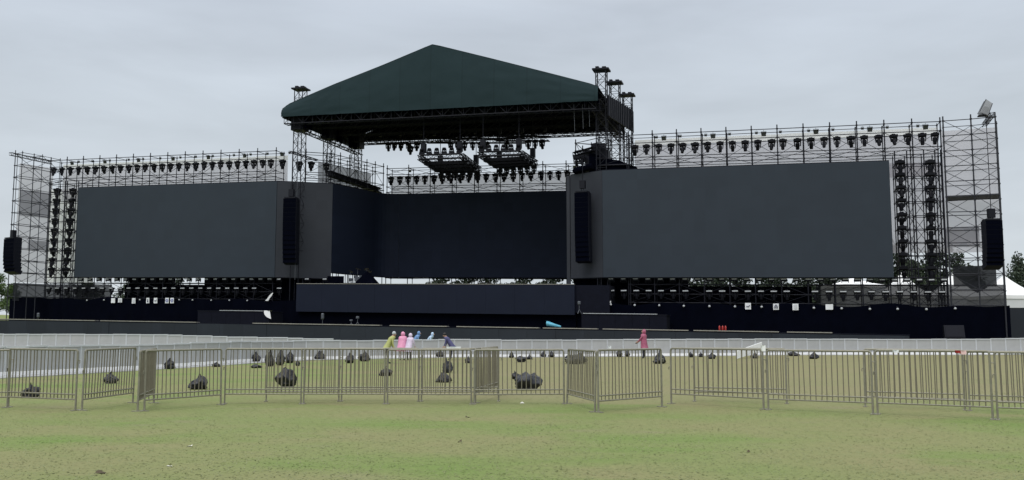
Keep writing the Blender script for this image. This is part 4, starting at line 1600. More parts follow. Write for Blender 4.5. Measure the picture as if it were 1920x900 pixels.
# drum kit and covered gear on the stage
du, dw = S(672, 528, 4)
t = thing('drum_kit', 'drum kit with pale cymbals at the left of the centre stage', 'drum kit', L(du, 4, W_DECK - .03), RZ)
m = MB()
m.box(-1.4, 1.4, -1.1, 1.1, 0, .35)
m.build('riser', M['deck'], t)
m = MB()
m.lathe([(.30, -.22), (.32, -.2), (.32, .2), (.30, .22)], (0, 0, .70), 16, 'y')
m.build('bass_drum', M['trussal'], t)
for dx, dy, r_, z_ in ((-.3, .1, .17, 1.12), (.28, .1, .17, 1.12), (.75, -.1, .22, .72), (-.75, -.1, .2, .85)):
    m = MB()
    m.lathe([(r_, z_ - .28), (r_, z_)], (dx, dy, 0), 14)
    m.tube((dx, dy, .35), (dx, dy, z_ - .2), .02, 5)
    m.build('drum', M['trussal'], t)
for dx, dy, z_, tl in ((-.95, .1, 1.55, .3), (-.35, .5, 1.8, .25), (.65, .45, 1.75, -.3), (1.15, .0, 1.45, -.35)):
    m = MB()
    m.tube((dx, dy, .35), (dx, dy, z_), .02, 5)
    for k in range(3):
        m.tube((dx, dy, .65), (dx + .25 * math.cos(2.1 * k), dy + .25 * math.sin(2.1 * k), .35), .015, 4)
    so_ = m.build('cymbal_stand', M['trussal'], t)
    m = MB()
    m.lathe([(.27, 0), (.10, .03), (.03, .05)], n=16)
    c_ = m.build('cymbal', M['brass'], so_)
    c_.location = (dx, dy, z_)
    c_.rotation_euler = (R(-18), tl, 0)
u_, _ = S(689, 525, 2.5)
m = MB(L)
m.grid(lambda s, q: (u_ - 1.05 + 2.1 * s, 1.6 + 1.6 * q, W_DECK + .02 + (1.15 * (1 - abs(2 * s - 1)) ** .8 + .25) * (math.sin(math.pi * q) ** .5) + .05 * noise.noise((s * 6, q * 5, 0))), 20, 12)
tag(m.build('covered_equipment', M['black'], None, L(u_, 2.4, W_DECK), smooth=True), 'peaked mound of gear under a black cloth beside the drum kit', 'covered gear')
# teal tarpaulin bundle on the runway
u_, _ = S(1038, 620, RV + .4)
m = MB(L)
m.grid(lambda s, q: (u_ - .55 + 1.1 * s, RV + .55 + (.32 - .26 * s) * math.cos(2 * math.pi * q), w_run + .02 + .05 + (.26 - .17 * s) * (1 + math.sin(2 * math.pi * q)) * .75 + .10 * (1 - s) + .03 * noise.noise((s * 9, q * 7, 1))), 12, 14)
tag(m.build('tarpaulin_bundle', M['teal'], None, L(u_, RV + .5, w_run), smooth=True), 'bright teal tarpaulin rolled to a cone on the runway edge', 'tarpaulin')

# ------------------------------------------------------------------ crowd barrier of aluminium sections
MOJ = thing('crowd_barrier', 'x', 'crowd barrier')
m = MB()
m.box(-.46, .46, -.012, .012, .17, 1.0)
m.build('panel', M['alu'], MOJ)
m = MB()
for sx in (-1, 1):
    m.box(sx * .475 - .018, sx * .475 + .018, -.03, .03, .02, 1.005)
for zz_ in (.42, .72):
    m.box(-.455, .455, .014, .05, zz_ - .02, zz_ + .02)
m.build('frame', M['alul'], MOJ)
m = MB()
m.box(-.494, .494, -.055, .055, 1.006, 1.07)
m.build('top_rail', M['alul'], MOJ)
m = MB()
m.box(-.494, .494, -.075, -.035, .02, .168)
m.build('kick_plate', M['kick'], MOJ)
m = MB()
m.box(-.49, .49, -1.05, -.08, .0, .028)
m.build('tread_plate', M['alu'], MOJ)
m = MB()
for sx in (-1, 1):
    m.tube((sx * .44, .04, .95), (sx * .44, .9, .03), .02, 5)
m.box(-.48, .48, .80, .95, 0, .03)
m.build('rear_brace', M['alul'], MOJ)


def mojo_row(ground_pts, lab, group, start=None):
    pts_ = ground_pts
    ln = [0]
    for a, b in zip(pts_[:-1], pts_[1:]):
        ln.append(ln[-1] + (b - a).length)
    n = int(ln[-1])

    def pos(d):
        for i in range(len(pts_) - 1):
            if d <= ln[i + 1] or i == len(pts_) - 2:
                return pts_[i].lerp(pts_[i + 1], (d - ln[i]) / (ln[i + 1] - ln[i]))
    for k in range(n):
        a, b = pos(k * 1.0), pos(k + 1.0)
        c = (a + b) / 2
        c.z = T(c.x, c.y)
        place(MOJ, USED, lab % nth(k), group, c, math.atan2((b - a).y, (b - a).x) + random.uniform(-.02, .02), 0, random.uniform(-.006, .006), ((b - a).length, 1, random.uniform(.985, 1.015)))


mp_ = [G(-45, 709), G(30, 705.5), G(160, 698), G(300, 690.5), G(400, 684), G(480, 678.5), G(560, 674.5), G(720, 672), G(900, 669.5), G(1100, 668.3), G(1300, 667.3)]
e0, e1 = G(1600, 665.2), G(1960, 663)
mojo_row(mp_ + [e0, e1], 'pale aluminium barrier section, %s from the left in the long front row', 'sections of the long aluminium barrier row')
rear = []
for x, y, Yd in ((-40, 627, 62), (60, 628.5, 61), (200, 628, 60.5), (330, 631, 59.5), (470, 634.5, 59.2), (640, 638, 58.9)):
    p = at_depth(x, y, Yd)
    rear.append(Vector((p.x, p.y, T(p.x, p.y))))
mojo_row(rear, 'pale aluminium barrier section, %s from the left in the short rear row', 'sections of the rear aluminium barrier row')

# ------------------------------------------------------------------ steel pedestrian barriers on the lawn
BL, BH = 2.1, 1.2
BAR_R = .0115
SB = thing('steel_barrier', 'x', 'steel barrier')
m = MB()
hx = BL / 2 - .03
pts = [(-hx, 0, .0), (-hx, 0, BH - .05)]
for k in range(1, 5):
    t_ = math.pi / 2 * k / 4
    pts.append((-hx + .05 - .05 * math.cos(t_), 0, BH - .05 + .05 * math.sin(t_)))
pts2 = [(-p[0], p[1], p[2]) for p in pts[::-1]]
m.path(pts + pts2, .021, 8)
m.build('frame', M['galv'], SB)
for zz_ in (.22, .32):
    m = MB()
    m.tube((-hx, 0, zz_), (hx, 0, zz_), .016, 6)
    m.build('lower_rail', M['galv'], SB)
NBAR = 18
barm = MB()
barm.tube((0, 0, .22), (0, 0, BH), BAR_R, 6)
b0 = barm.build('bar', M['galvd'], SB)
for k in range(NBAR):
    o_ = b0 if k == 0 else b0.copy()
    if k:
        COL.objects.link(o_)
        o_.parent = SB
    o_.location = (-hx + 2 * hx * (k + 1) / (NBAR + 1), 0, 0)
for sx in (-1, 1):
    m = MB()
    m.box(sx * hx - .04, sx * hx + .04, -.11, .11, .0, .018)
    m.build('foot', M['galv'], SB)
m = MB()
m.path([(hx + .02, 0, 1.0), (hx + .07, 0, 1.0), (hx + .07, 0, .93)], .010, 5)
m.path([(-hx - .0, 0, .80), (-hx - .05, 0, .80), (-hx - .05, 0, .74)], .010, 5)
m.build('hook', M['galv'], SB)
SBL = [
    (-118, 768, 18, 764, 'steel barrier cut off by the left edge of the picture', 0),
    (12, 764, 143, 770, 'steel barrier with a slumped bag behind it, nearest the left edge', 0),
    (152, 770, 250, 755, 'short looking steel barrier swung inwards like a gate at the left', 0),
    (257, 772, 289, 756, 'steel barrier seen almost edge-on as a dense bundle of bars at the left', 0),
    (268, 771, 416, 759, 'steel barrier slanting back to the right of the edge-on left one', 0),
    (419, 757.5, 566, 757.5, 'steel barrier with a large boxy bag showing behind it', 0),
    (567, 757.5, 723, 757.5, 'steel barrier straight in front of two round bags by the white fence', 0),
    (724, 757.5, 886, 758, 'steel barrier in front of the people in pink and the bag pile', 0),
    (887, 758, 1060, 757.5, 'steel barrier with the biggest dark bag pile behind its bars', 0),
    (497, 752.5, 637, 752.5, 'second layer steel barrier behind the one with the boxy bag', 1),
    (638, 752.5, 787, 752.5, 'second layer steel barrier behind the person in lime', 1),
    (788, 752.5, 937, 752.5, 'second layer steel barrier behind the tapering bag pile', 1),
    (891, 756, 933, 740.5, 'steel barrier turned almost edge-on in the middle of the row', 0),
    (1062, 757, 1117, 773, 'left side barrier of the pointed steel corner jutting towards the camera', 0),
    (1120, 773.5, 1243, 763, 'right side barrier of the pointed steel corner jutting towards the camera', 0),
    (1256, 757, 1435, 768, 'steel barrier carrying white cloth on its right post', 0),
    (1438, 768.5, 1640, 777, 'steel barrier right of the one with the white cloth', 0),
    (1643, 777, 1865, 787, 'steel barrier with a small white tag near its left post', 0),
    (1868, 787, 2096, 796, 'steel barrier cut off by the right edge of the picture', 0),
    (1300, 752.5, 1478, 757, 'second layer steel barrier behind the white cloth barrier', 1),
    (1620, 763, 1812, 769.5, 'second layer steel barrier behind the one with the white tag', 1),
    (1816, 770, 2022, 778, 'second layer steel barrier at the right, behind the red tag', 1),
]
for i, (xa, ya, xb_, yb, lab, second) in enumerate(SBL):
    p, q = G(xa, ya), G(xb_, yb)
    c = (p + q) / 2
    d = q - p
    sb_ = place(SB, USED, lab, 'steel barriers on the lawn', (c.x, c.y, (p.z + q.z) / 2 - .005), math.atan2(d.y, d.x) + random.uniform(-.012, .012), random.uniform(-.035, .02), math.atan2(-d.z, math.hypot(d.x, d.y)) , (math.hypot(d.x, d.y) / BL, 1, random.uniform(.985, 1.015)))


for sb_ in [o for o in COL.objects if o.name.startswith('steel_barrier')]:   # knocked and bent bars
    for c_ in sb_.children:
        if c_.name.startswith('bar'):
            k_ = 3.0 if random.random() < .15 else 1.0
            c_.rotation_euler = (random.gauss(0, .004), random.gauss(0, .006) * k_, 0)


def rail_tag(label, x, y, Yd, wpx, hpx, m_, name='rail_tag', cat='tag'):
    c = at_depth(x, y, Yd)
    k = 1700 / Yd
    a, b = wpx / k / 2, hpx / k / 2
    mm_ = MB()
    mm_.grid(lambda s, q: (-a + 2 * a * s, -.03 + .012 * math.sin(4 * s), -b + 2 * b * q), 6, 3)
    mm_.grid(lambda s, q: (-a + 2 * a * s, .03 + .012 * math.sin(4 * s), -b + 2 * b * q), 6, 3)
    mm_.grid(lambda s, q: (-a + 2 * a * s, -.03 + .06 * q, b), 6, 2)
    o_ = mm_.build(name, m_)
    o_.location = c
    tag(o_, label, cat)


rail_tag('small white tag folded over the rail of a steel barrier at the right', 1679, 658.5, 17.1, 9, 5, M['paper'])
rail_tag('dark red tag wrapped on the barrier rail right of the white one', 1796, 659.5, 16.6, 8, 5, M['ext'])
rail_tag('pinkish white tag beside the red one on the barrier rail', 1805, 661, 16.55, 10, 7, mat('pink_paper', (.75, .52, .52), .7))
rail_tag('small white tag on the rail left of the pointed steel corner', 1143, 651, 19.0, 5, 5, M['paper'])
rail_tag('white board lying flat along the barrier rail by the person in navy', 851, 651.5, 19.8, 26, 3, M['paper'], 'rail_board', 'board')
rail_tag('white cloth hung over the post of a steel barrier', 1431, 653, 18.4, 7, 11, M['tent'], 'white_rag', 'cloth')

# ------------------------------------------------------------------ bags on the field
def bag(label, x, y, wpx, hpx, kind='bag', m_=None, tilt=0.0, seed=0, name='rubbish_bag', cat='bag'):
    p = G(x, y)
    k = p.y / 1700
    a, h = wpx * k / 2, hpx * k
    m_ = m_ or M['bag']
    o_ = MB()
    n1_, n2_ = 30, 20

    def fn_(s, q):
        th = 2 * math.pi * s
        ph = math.pi * (q * .92 + .02)
        r_ = math.sin(ph) ** .75
        z = (1 - math.cos(ph)) / 2
        nr_ = 1 + .55 * noise.noise((math.cos(th) * 1.3 + seed * 7.3, math.sin(th) * 1.3, z * 2.2 + seed)) + .20 * noise.noise((math.cos(th) * 3.5 + seed, math.sin(th) * 3.5, z * 6)) + .06 * abs(noise.noise((math.cos(th) * 9 + seed, math.sin(th) * 9, z * 14)))
        tap = 1 - .35 * z if kind == 'bag' else (1 - .75 * z if kind == 'pile' else 1 - .08 * z)
        zz = z * h * (1 + .45 * noise.noise((math.cos(th) * r_ * 1.6 + seed * 3.1, math.sin(th) * r_ * 1.6, 5)))
        if kind == 'bag':
            pk_ = max(0.0, (q - .80) / .20)
            r_ *= 1 - .45 * ss(.70, 1, q)
            zz += h * .22 * pk_ ** 2
        return (a * r_ * nr_ * tap * math.cos(th) + tilt * zz, .8 * a * r_ * nr_ * tap * math.sin(th), zz - .02)
    o_.grid(fn_, n1_, n2_)
    ob = o_.build(name, m_, None, (0, 0, 0), smooth=True)
    if kind == 'bag' and seed % 3 == 0 and h > .3:
        c_ = MB()
        c_.lathe([(.10 * a, h * .86), (.07 * a, h * .98), (.20 * a, h * 1.06)], (tilt * h + .15 * a, 0, 0), 7)
        c_.build('tied_neck', m_, ob)
    ob.location = p
    ob.rotation_euler = (0, 0, random.uniform(0, 1))
    tag(ob, label, cat, 'dark bags left on the field')
    return ob


bag('slumped black bag behind the barrier nearest the left edge', 57, 745, 34, 21, seed=1)
bag('grey black bag behind the inward swung left barrier', 207, 719, 28, 17, m_=M['bagg'], seed=2)
bag('upright black bag by the white kick plates at the left', 318, 692, 22, 16, seed=3)
bag('domed black bag behind the slanting left barrier', 374, 730, 40, 22, seed=4)
bag('small flat black bag near the post of the slanting left barrier', 405, 688, 16, 8, seed=5)
bag('black bag at the foot of the white fence, left end of the bag cluster', 452, 679, 16, 15, seed=6)
bag('low black bag lying before the left bag cluster', 480, 690, 22, 7, seed=7)
bag('black bag in the left bag cluster with a pale neighbour', 479, 679, 20, 16, seed=8)
bag('tall dark bag in the middle of the left bag cluster', 506, 687, 18, 24, seed=9)
bag('tall dark bag right of the middle in the left bag cluster', 525, 685, 20, 25, m_=M['bagg'], seed=10)
bag('dark bag at the right end of the left bag cluster', 543, 681, 16, 18, seed=11)
bag('large boxy black sack behind the barrier row', 538, 726, 38, 33, 'box', seed=12)
bag('small black bag by the post right of the boxy sack', 558, 686, 9, 9, seed=13)
bag('wide black bag against the fence right of the bag cluster', 600, 674, 26, 14, seed=14)
bag('left one of two round black bags by the white fence', 656, 681, 21, 17, seed=15)
bag('right one of two round black bags by the white fence', 683, 677.5, 22, 16, seed=16)
bag('low split black bag at the feet of the person in lime', 723, 705, 26, 15, m_=M['bag'], seed=17)
bag('small black bag lying left of the pink raincoats', 735, 671, 10, 9, seed=18)
bag('broad base bag of the tapering pile in the middle', 832, 717, 38, 20, 'pile', seed=19)
bag('dark bag leaning on top of the tapering pile', 838, 699, 22, 20, 'bag', M['bagg'], seed=20)
bag('dark low bag by the fence above the tapering pile', 826, 670, 16, 10, seed=21)
bag('black bag behind the middle edge-on barrier', 878, 681, 12, 11, seed=22)
bag('dark green bag by the fence right of the edge-on barrier', 944, 669, 12, 11, m_=M['bagg'], seed=23)
bag('small black bag beside the dark green one', 959, 671, 11, 10, seed=24)
bag('squat box-shaped dark bag behind the biggest pile', 977, 679, 21, 11, 'box', M['bagg'], seed=25)
bag('flat dark bag right of the squat box-shaped one', 993, 674, 13, 8, m_=M['bagg'], seed=26)
bag('black bag left in the pair left of the pointed corner', 1019, 670, 13, 9, seed=27)
bag('black bag right in the pair left of the pointed corner', 1034, 670, 14, 9, seed=28)
bag('big dark heap of bags, its sloping main sack', 990, 731, 52, 32, 'box', M['bagg'], seed=29)
bag('small bag propped against the left of the biggest heap', 970, 711, 20, 12, m_=M['bag'], seed=30, tilt=-.3)
bag('long dark green sack behind the pointed steel corner', 1080, 682, 46, 19, 'box', M['bagg'], seed=31)
bag('black bag by the fence behind the right side of the steel corner', 1162, 669.5, 13, 12, seed=32)
bag('dark bag just right of the one behind the steel corner', 1176, 669, 12, 10, m_=M['bagg'], seed=33)
bag('round dark bag near the right post of the steel corner', 1237, 682, 27, 20, m_=M['bagg'], seed=34)
bag('small black bag, left of the three low ones on the right field', 1295, 670, 11, 9, seed=35)
bag('small black bag, middle of the three low ones on the right field', 1314, 669.5, 9, 8, seed=36)
bag('wide low black bag, right of the three on the right field', 1335, 673, 21, 9, seed=37)
bag('black bag peeking from under the white leaning board', 1416, 672, 14, 10, seed=38)
bag('low black bag left of the last two on the right field', 1487, 667.5, 23, 8, seed=39)
bag('black bag right of the last two on the right field', 1526, 673, 19, 11, seed=40)
# white leaning board
p, q = G(1381, 673.5), G(1423, 670)
t = thing('leaning_board', 'long white board leaning over a black bag by the white fence', 'board', p, math.atan2((q - p).y, (q - p).x))
ln = (q - p).length
m = MB()
lb = ln * 1.12
m.add([(-.05, -.06, .02), (lb, -.06, .42), (lb, -.06, .92), (-.05, -.06, .46), (-.05, .0, .02), (lb, .0, .42), (lb, .0, .92), (-.05, .0, .46)],
      [(0, 1, 2, 3), (7, 6, 5, 4), (0, 4, 5, 1), (1, 5, 6, 2), (2, 6, 7, 3), (3, 7, 4, 0)])
m.build('board_face', M['tent'], t)
m = MB()
m.tube((ln * .8, .05, .55), (ln * .85, .35, .0), .03, 5)
m.build('prop', M['galv'], t)

# litter on the lawn
for i, (x, y, wd_, m_, lab) in enumerate(((979, 757, .10, 'litter', 'tiny white paper scrap on the grass below the middle barriers'), (190, 888, .11, 'leafd', 'dark clump of leaves low at the left of the lawn'),
                                         (877, 783, .08, 'leafd', 'small dark leaf on the grass below the middle barriers'), (318, 876, .06, 'litter', 'small curled white scrap on the lawn at the lower left'),
                                         (356, 838, .08, 'litter', 'thin pale scrap on the lawn below the left barriers'), (862, 830, .06, 'leafd', 'small dark leaf in the middle of the lawn'), (1403, 849, .05, 'leafd', 'dark speck of leaf at the right of the lawn'))):
    p = G(x, y)
    m = MB()
    m.grid(lambda s, q: ((s - .5) * wd_ * (1 - .3 * q), (q - .5) * wd_ * .7, .012 + .03 * math.sin(3 * s + i) * math.sin(3 * q)), 5, 4)
    o_ = m.build('leaf_litter' if m_ == 'leafd' else 'paper_scrap', M[m_], None, (0, 0, 0), smooth=True)
    o_.location = p
    tag(o_, lab, 'litter')

# ------------------------------------------------------------------ people
def person(label, x, y, h, lean=0.0, face=0.0, coat=None, coat_len=.42, hood=False, trous='trous', hair=True, arms=(.25, .25), crouch=0.0, Yd=None, armf=.2, cap=None):
    """h standing height in metres, lean forward in radians, face = direction the person looks (0 = towards +x)"""
    p = G(x, y) if Yd is None else at_depth(x, y, Yd)
    if Yd is not None:
        p.z = T(p.x, p.y)
    t = thing('person', label, 'person', p, face)
    hip = Vector((-.10 * crouch * h, 0, (.52 - .24 * crouch) * h))

    def up(fr, side=0.0, fwd=0.0):             # a point of the upper body, fr along the spine
        a = lean
        return hip + Vector((math.sin(a) * fr * h + math.cos(a) * fwd * h, side * h, math.cos(a) * fr * h - math.sin(a) * fwd * h))
    Vs, Es, Rs = [], [], []

    def vtx(co, r, parent=None):
        Vs.append(Vector(co))
        Rs.append(r * h)
        if parent is not None:
            Es.append((parent, len(Vs) - 1))
        return len(Vs) - 1
    pel = vtx(hip, .075)
    wa = vtx(up(.12), .070, pel)
    ch = vtx(up(.25), .078, wa)
    nb = vtx(up(.31), .045, ch)
    nk = vtx(up(.345), .030, nb)
    hd = vtx(up(.40, 0, .01), .052, nk)
    ht = vtx(up(.455, 0, .008), .044, hd)
    vtx(up(.395, 0, .066), .010, hd)
    for s in (-1, 1):
        sh = vtx(up(.285, s * .115), .036, ch)
        el = vtx(up(.285 - .17 * math.cos(armf), s * (.135 + .10 * arms[0]), .17 * math.sin(armf)), .026, sh)
        wr = vtx(up(.285 - .17 * math.cos(armf) - .15 * math.cos(armf + .35), s * (.135 + .12 * arms[1]), .17 * math.sin(armf) + .15 * math.sin(armf + .35)), .017, el)
        dirv = (Vs[wr] - Vs[el]).normalized()
        sv = Vector((0, s, 0))
        pm_ = vtx(Vs[wr] + dirv * .035 * h, .018, wr)
        fw = dirv.cross(sv).normalized()
        for k, (o_, l_) in enumerate(((-.016, .040), (-.006, .046), (.005, .043), (.015, .034))):
            f1 = vtx(Vs[pm_] + dirv * .025 * h + fw * o_ * h, .0055, pm_)
            vtx(Vs[f1] + dirv * l_ * h - sv * .008 * h, .0045, f1)
        th_ = vtx(Vs[wr] + dirv * .02 * h + fw * .026 * h, .006, wr)
        vtx(Vs[th_] + dirv * .03 * h + fw * .012 * h, .005, th_)
        hp = vtx(hip + Vector((0, s * .052 * h, -.03 * h)), .060, pel)
        kn = vtx(Vector((hip.x + (.16 * crouch + .01) * h, s * .062 * h, hip.z - (.235 - .06 * crouch) * h)), .040, hp)
        an = vtx(Vector((hip.x + (.02 - .02 * crouch) * h, s * .065 * h, .045 * h)), .026, kn)
        vtx(Vector((hip.x + .095 * h, s * .075 * h, .022 * h)), .022, an)
    me_ = bpy.data.meshes.new('person_body')
    me_.from_pydata([tuple(v) for v in Vs], Es, [])
    ob = bpy.data.objects.new('body', me_)
    COL.objects.link(ob)
    sk = ob.modifiers.new('skin', 'SKIN')
    for i_, sv_ in enumerate(me_.skin_vertices[0].data):
        sv_.radius = (Rs[i_] * (.8 if i_ in (pel, wa, ch) else 1), Rs[i_] * (1.25 if i_ in (pel, wa, ch) else 1))
        sv_.use_root = (i_ == pel)
    sb = ob.modifiers.new('sub', 'SUBSURF')
    sb.levels = sb.render_levels = 1
    dg = bpy.context.evaluated_depsgraph_get()
    nm = bpy.data.meshes.new_from_object(ob.evaluated_get(dg))
    ob.modifiers.clear()
    ob.data = nm
    nm.materials.clear()
    for mm_ in (M['skin'], M[trous], M['shoe'], M[coat] if coat else M['trous']):
        nm.materials.append(mm_)
    for pl_ in nm.polygons:
        c = pl_.center
        ax = (c - hip).dot(Vector((math.sin(lean), 0, math.cos(lean)))) / h
        if c.z < .05 * h:
            pl_.material_index = 2
        elif ax < .03 and abs(c.y) < .12 * h:
            pl_.material_index = 1
        elif ax < .325:
            far_ = min((c - Vs[k_]).length for k_ in range(len(Vs)) if Rs[k_] < .02 * h)
            pl_.material_index = 0 if far_ < .03 * h else 3
        pl_.use_smooth = True
    ob.parent = t
    if coat:
        m = MB()
        rings = [(.335, .05, .06), (.315, .085, .125), (.27, .098, .150), (.15, .095, .135), (.02, .105, .145), (-.06, .115, .155)]
        low_ = max(.2 * h, (hip.z - coat_len * h))

        def cf(s, q):
            a = 2 * math.pi * s
            f = q * (len(rings))
            i_ = min(int(f), len(rings) - 1)
            fr = f - i_
            if i_ < len(rings) - 1:
                r0, r1 = rings[i_], rings[i_ + 1]
                w_, d_, e_ = (r0[j] + (r1[j] - r0[j]) * fr for j in range(3))
                c = up(w_)
            else:
                c0 = up(rings[-1][0])
                c = Vector((c0.x - .02 * fr * h, 0, c0.z + (low_ - c0.z) * fr))
                d_, e_ = rings[-1][1] + .02 * fr, rings[-1][2] + .03 * fr
            k_ = 1 + .10 * noise.noise((math.cos(a) * 3, math.sin(a) * 3, q * 5 + x))
            return (c.x + d_ * h * math.cos(a) * k_, c.y + e_ * h * math.sin(a) * k_, c.z)
        m.grid(cf, 20, 18)
        m.build('raincoat' if hood or coat_len > .1 else 'shirt', M[coat], t, smooth=True)
        if hood:
            m = MB()
            cc = up(.405, 0, -.006)
            m.grid(lambda s, q: tuple(cc + Vector((.075 * h * math.sin(math.pi * q) * math.cos(2 * math.pi * s) * (.75 if math.cos(2 * math.pi * s) > .5 else 1) - .012 * h, .075 * h * math.sin(math.pi * q) * math.sin(2 * math.pi * s), .088 * h * math.cos(math.pi * q) - .005 * h))), 14, 10)
            m.build('hood', M[coat], t, smooth=True)
    if hair and not hood:
        m = MB()
        cc = up(.425, 0, -.012)
        m.grid(lambda s, q: tuple(cc + Vector((.060 * h * math.sin(math.pi * q * .62) * math.cos(2 * math.pi * s), .060 * h * math.sin(math.pi * q * .62) * math.sin(2 * math.pi * s), .064 * h * math.cos(math.pi * q * .62)))), 14, 8)
        m.build('hair' if not cap else 'cap', M[cap or 'hair'], t, smooth=True)
    return t


HP = math.pi / 2
person('person in a pale cap and a lime shirt bending over a bag behind the barriers', 726, 682, 1.62, .50, R(15), 'lime', .05, armf=.5, cap='pale')
person('person in a hooded pink raincoat standing by the white fence', 753, 675.5, 1.56, .30, R(75), 'pink', .20, True, arms=(.3, .2), armf=.4, trous='paletr')
person('person in a pale lilac raincoat close beside the pink one', 766, 675.5, 1.48, .32, R(60), 'lilac', .20, True, armf=.4)
person('person in a blue raincoat bending down behind the white fence', 776, 660, 1.66, .55, R(10), 'blue', .30, True, Yd=60, armf=.6)
person('person in a pale blue raincoat with a white hood behind the white fence', 801, 660, 1.62, .62, R(-5), 'ltblue', .30, True, Yd=60.5, armf=.6)
person('person in a navy jacket bending over at the white fence', 846, 675, 1.58, .62, R(175), 'navy', .08, armf=.7)
person('person in a rose red raincoat standing at the white fence on the right', 1208, 672.5, 1.66, .04, R(160), 'red', .20, True, armf=.6, arms=(.1, -.5))

# ------------------------------------------------------------------ tents, fence, trees
def tent(label, x, ypk, Yd, wd_, eave, wall, dx=0):
    c = at_depth(x, ypk, Yd)
    zg = T(c.x, c.y)
    t = thing('pagoda_tent', label, 'tent', (c.x, c.y, zg), .2, 'white tents behind the stage')
    pk, ev = c.z - zg, eave
    m = MB()
    n = 10
    h_ = wd_ / 2
    P, fs = [], []
    for k in range(n + 1):
        f = k / n
        r_ = h_ * (1 - f)
        z = ev + (pk - ev) * (f ** 1.6 * .75 + .25 * f)
        P += [(-r_, -r_, z), (r_, -r_, z), (r_, r_, z), (-r_, r_, z)]
    for k in range(n):
        for j in range(4):
            fs.append((4 * k + j, 4 * k + (j + 1) % 4, 4 * k + 4 + (j + 1) % 4, 4 * k + 4 + j))
    m.add(P, fs)
    m.build('tent_roof', M['tent'], t)
    m = MB()
    m.box(-h_ - .02, h_ + .02, -h_ - .02, h_ + .02, ev - .35, ev - .01)
    m.build('valance', M['tent'], t)
    if wall:
        m = MB()
        m.box(-h_ + .05, h_ - .05, -h_ + .05, h_ - .05, 0, ev - .36)
        m.build('tent_wall', M['tentw'], t)
    for a in (-1, 1):
        for b in (-1, 1):
            m = MB()
            m.tube((a * h_, b * h_, 0), (a * h_, b * h_, ev - .3), .05, 6)
            m.build('pole', M['alul'], t)


tent('white peaked tent seen under the lamp columns at the right', 1691, 509.5, 104, 4.6, 5.3, True)
tent('white peaked tent seen beside the foot of the right end tower', 1785, 511.5, 104, 4.6, 5.3, True)
tent('large white tent at the right edge of the picture', 1882, 516, 92, 4.9, 4.9, True)
tent('low white tent showing in the gap under the largest screen', 1598, 521, 108, 5.2, 6.6, True)
# black site fence at the far right
a, b = at_depth(1893, 577, 84), at_depth(2060, 577, 80)
t = thing('site_fence', 'black solid site fence below the large white tent at the right', 'fence', (a.x, a.y, T(a.x, a.y)))
m = MB()
n = 5
for i in range(n):
    p, q = a.lerp(b, i / n), a.lerp(b, (i + 1) / n - .002)
    P = [(p.x, p.y, 0), (q.x, q.y, 0), (q.x, q.y + .06, 0), (p.x, p.y + .06, 0), (p.x, p.y, p.z), (q.x, q.y, q.z), (q.x, q.y + .06, q.z), (p.x, p.y + .06, p.z)]
    m.add(P, [(3, 2, 1, 0), (4, 5, 6, 7), (0, 1, 5, 4), (1, 2, 6, 5), (2, 3, 7, 6), (3, 0, 4, 7)])
m.build('fence_panel', M['run'], t, t.location)
for i in range(n + 1):
    p = a.lerp(b, i / n)
    m = MB()
    m.tube((p.x, p.y + .10, 0), (p.x, p.y + .10, p.z), .035, 6)
    m.build('post', M['steel'], t, t.location)


def leaf_cloud(name, clumps, m_, per, size, seed, parent):
    rg = np.random.default_rng(seed)
    Vv, Ff, tone = [], [], []
    for (cx, cy, cz, rx, rz_) in clumps:
        k = int(per * rx * rx / 1.0)
        base = rg.normal(.5, .18)
        d = rg.normal(size=(k, 3))
        d /= np.linalg.norm(d, axis=1)[:, None]
        r_ = rg.random(k) ** .35
        P_ = np.stack([cx + d[:, 0] * r_ * rx, cy + d[:, 1] * r_ * rx, cz + d[:, 2] * r_ * rz_], 1)
        for p_ in P_:
            a_ = rg.normal(size=3)
            a_ /= np.linalg.norm(a_)
            b_ = np.cross(a_, rg.normal(size=3))
            b_ /= np.linalg.norm(b_) + 1e-9
            s_ = size * (.6 + .8 * rg.random())
            i0 = len(Vv)
            Vv += [tuple(p_ - a_ * s_), tuple(p_ + b_ * s_ * .5), tuple(p_ + a_ * s_), tuple(p_ - b_ * s_ * .5)]
            Ff.append((i0, i0 + 1, i0 + 2, i0 + 3))
            tone += [min(1, max(0, base + rg.normal() * .16))] * 4
    me_ = bpy.data.meshes.new(name)
    me_.from_pydata(Vv, [], Ff)
    me_.attributes.new('tone', 'FLOAT', 'POINT').data.foreach_set('value', tone)
    me_.materials.append(m_)
    ob = bpy.data.objects.new(name, me_)
    COL.objects.link(ob)
    ob.parent = parent
    return ob


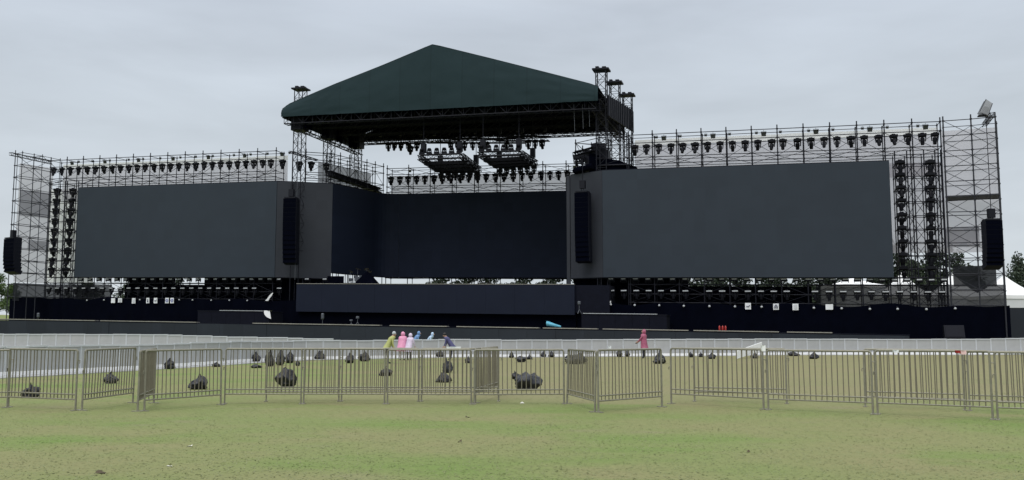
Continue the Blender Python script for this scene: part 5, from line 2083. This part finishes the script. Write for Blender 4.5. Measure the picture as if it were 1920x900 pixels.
def make_tree(name, h, rad, m_, seed, conifer=False):
    rr = random.Random(seed)
    t = thing(name, 'x', 'tree')
    m = MB()
    pts_ = [Vector((0, 0, -.3)), Vector((.1 * rr.uniform(-1, 1), .1, h * .35)), Vector((.2 * rr.uniform(-1, 1), 0, h * (.95 if conifer else .7)))]
    m.tube(pts_[0], pts_[1], h * .03, 8, h * .022)
    m.tube(pts_[1], pts_[2], h * .022, 8, h * .006)
    cl = []
    if conifer:
        for k in range(34):
            f = .10 + .88 * k / 33
            r_ = rad * (1 - f) ** .75 * rr.uniform(.75, 1.1) + .15
            an = k * 2.4
            cl.append((math.cos(an) * r_ * .55, math.sin(an) * r_ * .55, f * h, r_ * .7 + .15, h * .05 + .2))
            m.tube((0, 0, f * h), (math.cos(an) * r_, math.sin(an) * r_, f * h - .1), h * .006, 5, .01)
    else:
        for k in range(30):
            an = rr.uniform(0, 6.28)
            f = rr.uniform(.22, .96)
            rr_ = rad * math.sin(math.pi * min(.95, f * .85 + .12)) * rr.uniform(.3, .95)
            c = (math.cos(an) * rr_, math.sin(an) * rr_, f * h)
            s_ = rad * rr.uniform(.22, .42)
            cl.append((*c, s_, s_ * .75))
            if k % 2 == 0:
                m.tube((0, 0, h * min(.65, f * .6)), c, h * .012, 5, .02)
    m.build('trunk', M['trunk'], t)
    leaf_cloud('crown', cl, m_, 170 if not conifer else 260, .17 if not conifer else .14, seed, t)
    return t


TA = make_tree('broadleaf_tree', 7.0, 3.2, M['leaf'], 11)
TB = make_tree('broadleaf_tree', 6.4, 3.0, M['leafpale'], 12)
TC = make_tree('conifer_tree', 8.0, 2.3, M['conifer'], 13, True)


def plant(proto, label, x, ytop, Yd, h0, wsc=1.0, group='trees behind the stage', rz=None):
    c = at_depth(x, ytop, Yd)
    zg = T(c.x, c.y)
    s_ = (c.z - zg) / h0
    place(proto, USED, label, group, (c.x, c.y, zg), rz if rz is not None else random.uniform(0, 6), 0, 0, (s_ * wsc, s_ * wsc, s_))


plant(TB, 'leafy green tree at the left edge, cut off by the frame', -6, 514, 128, 6.6, .9)
plant(TB, 'lower green bush-like tree right behind the left hanging speakers', 22, 532, 132, 6.6, .8)
plant(TB, 'leafy green tree outside the left edge of the stage, lowest of the left trees', -24, 540, 118, 6.6, 1.2)
plant(TC, 'tall conifer above the white tent at the right edge', 1908, 475, 118, 8.1, .95)
plant(TA, 'dark tree between the conifer and the right edge of the picture', 1934, 500, 122, 7.1, .9)
plant(TA, 'dark tree behind the lamp columns, its crown highest there', 1690, 452, 128, 7.1, .75)
plant(TA, 'dark broad tree behind the outer lamp column', 1738, 466, 130, 7.1, .9)
plant(TA, 'dark tree seen through the foot of the right end tower', 1800, 468, 132, 7.1, .8)
for i, x in enumerate((1290, 1325, 1360, 1395, 1430, 1465, 1500, 1535, 1570, 1632, 1662)):
    plant(TA, 'green tree glimpsed in the gap below the largest screen, %s from the left' % nth(i), x, 510 + (i * 7) % 5, 124 + (i * 5) % 9, 7.0, 1.15, 'trees glimpsed below the right screen')
for i, x in enumerate((820, 870, 920, 975, 1030, 1085)):
    plant(TA, 'green tree glimpsed in the gap below the back wall, %s from the left' % nth(i), x, 508, 132, 7.0, 1.0, 'trees glimpsed below the back wall')
for i, x in enumerate((160, 250, 330, 420, 500)):
    plant(TA, 'tree glimpsed in the gap below the left screen, %s from the left' % nth(i), x, 514, 140, 7.0, .8, 'trees glimpsed below the left screen')

for o in list(bpy.data.objects):
    if o.get('label') == 'x':
        print('unplaced', o.name)
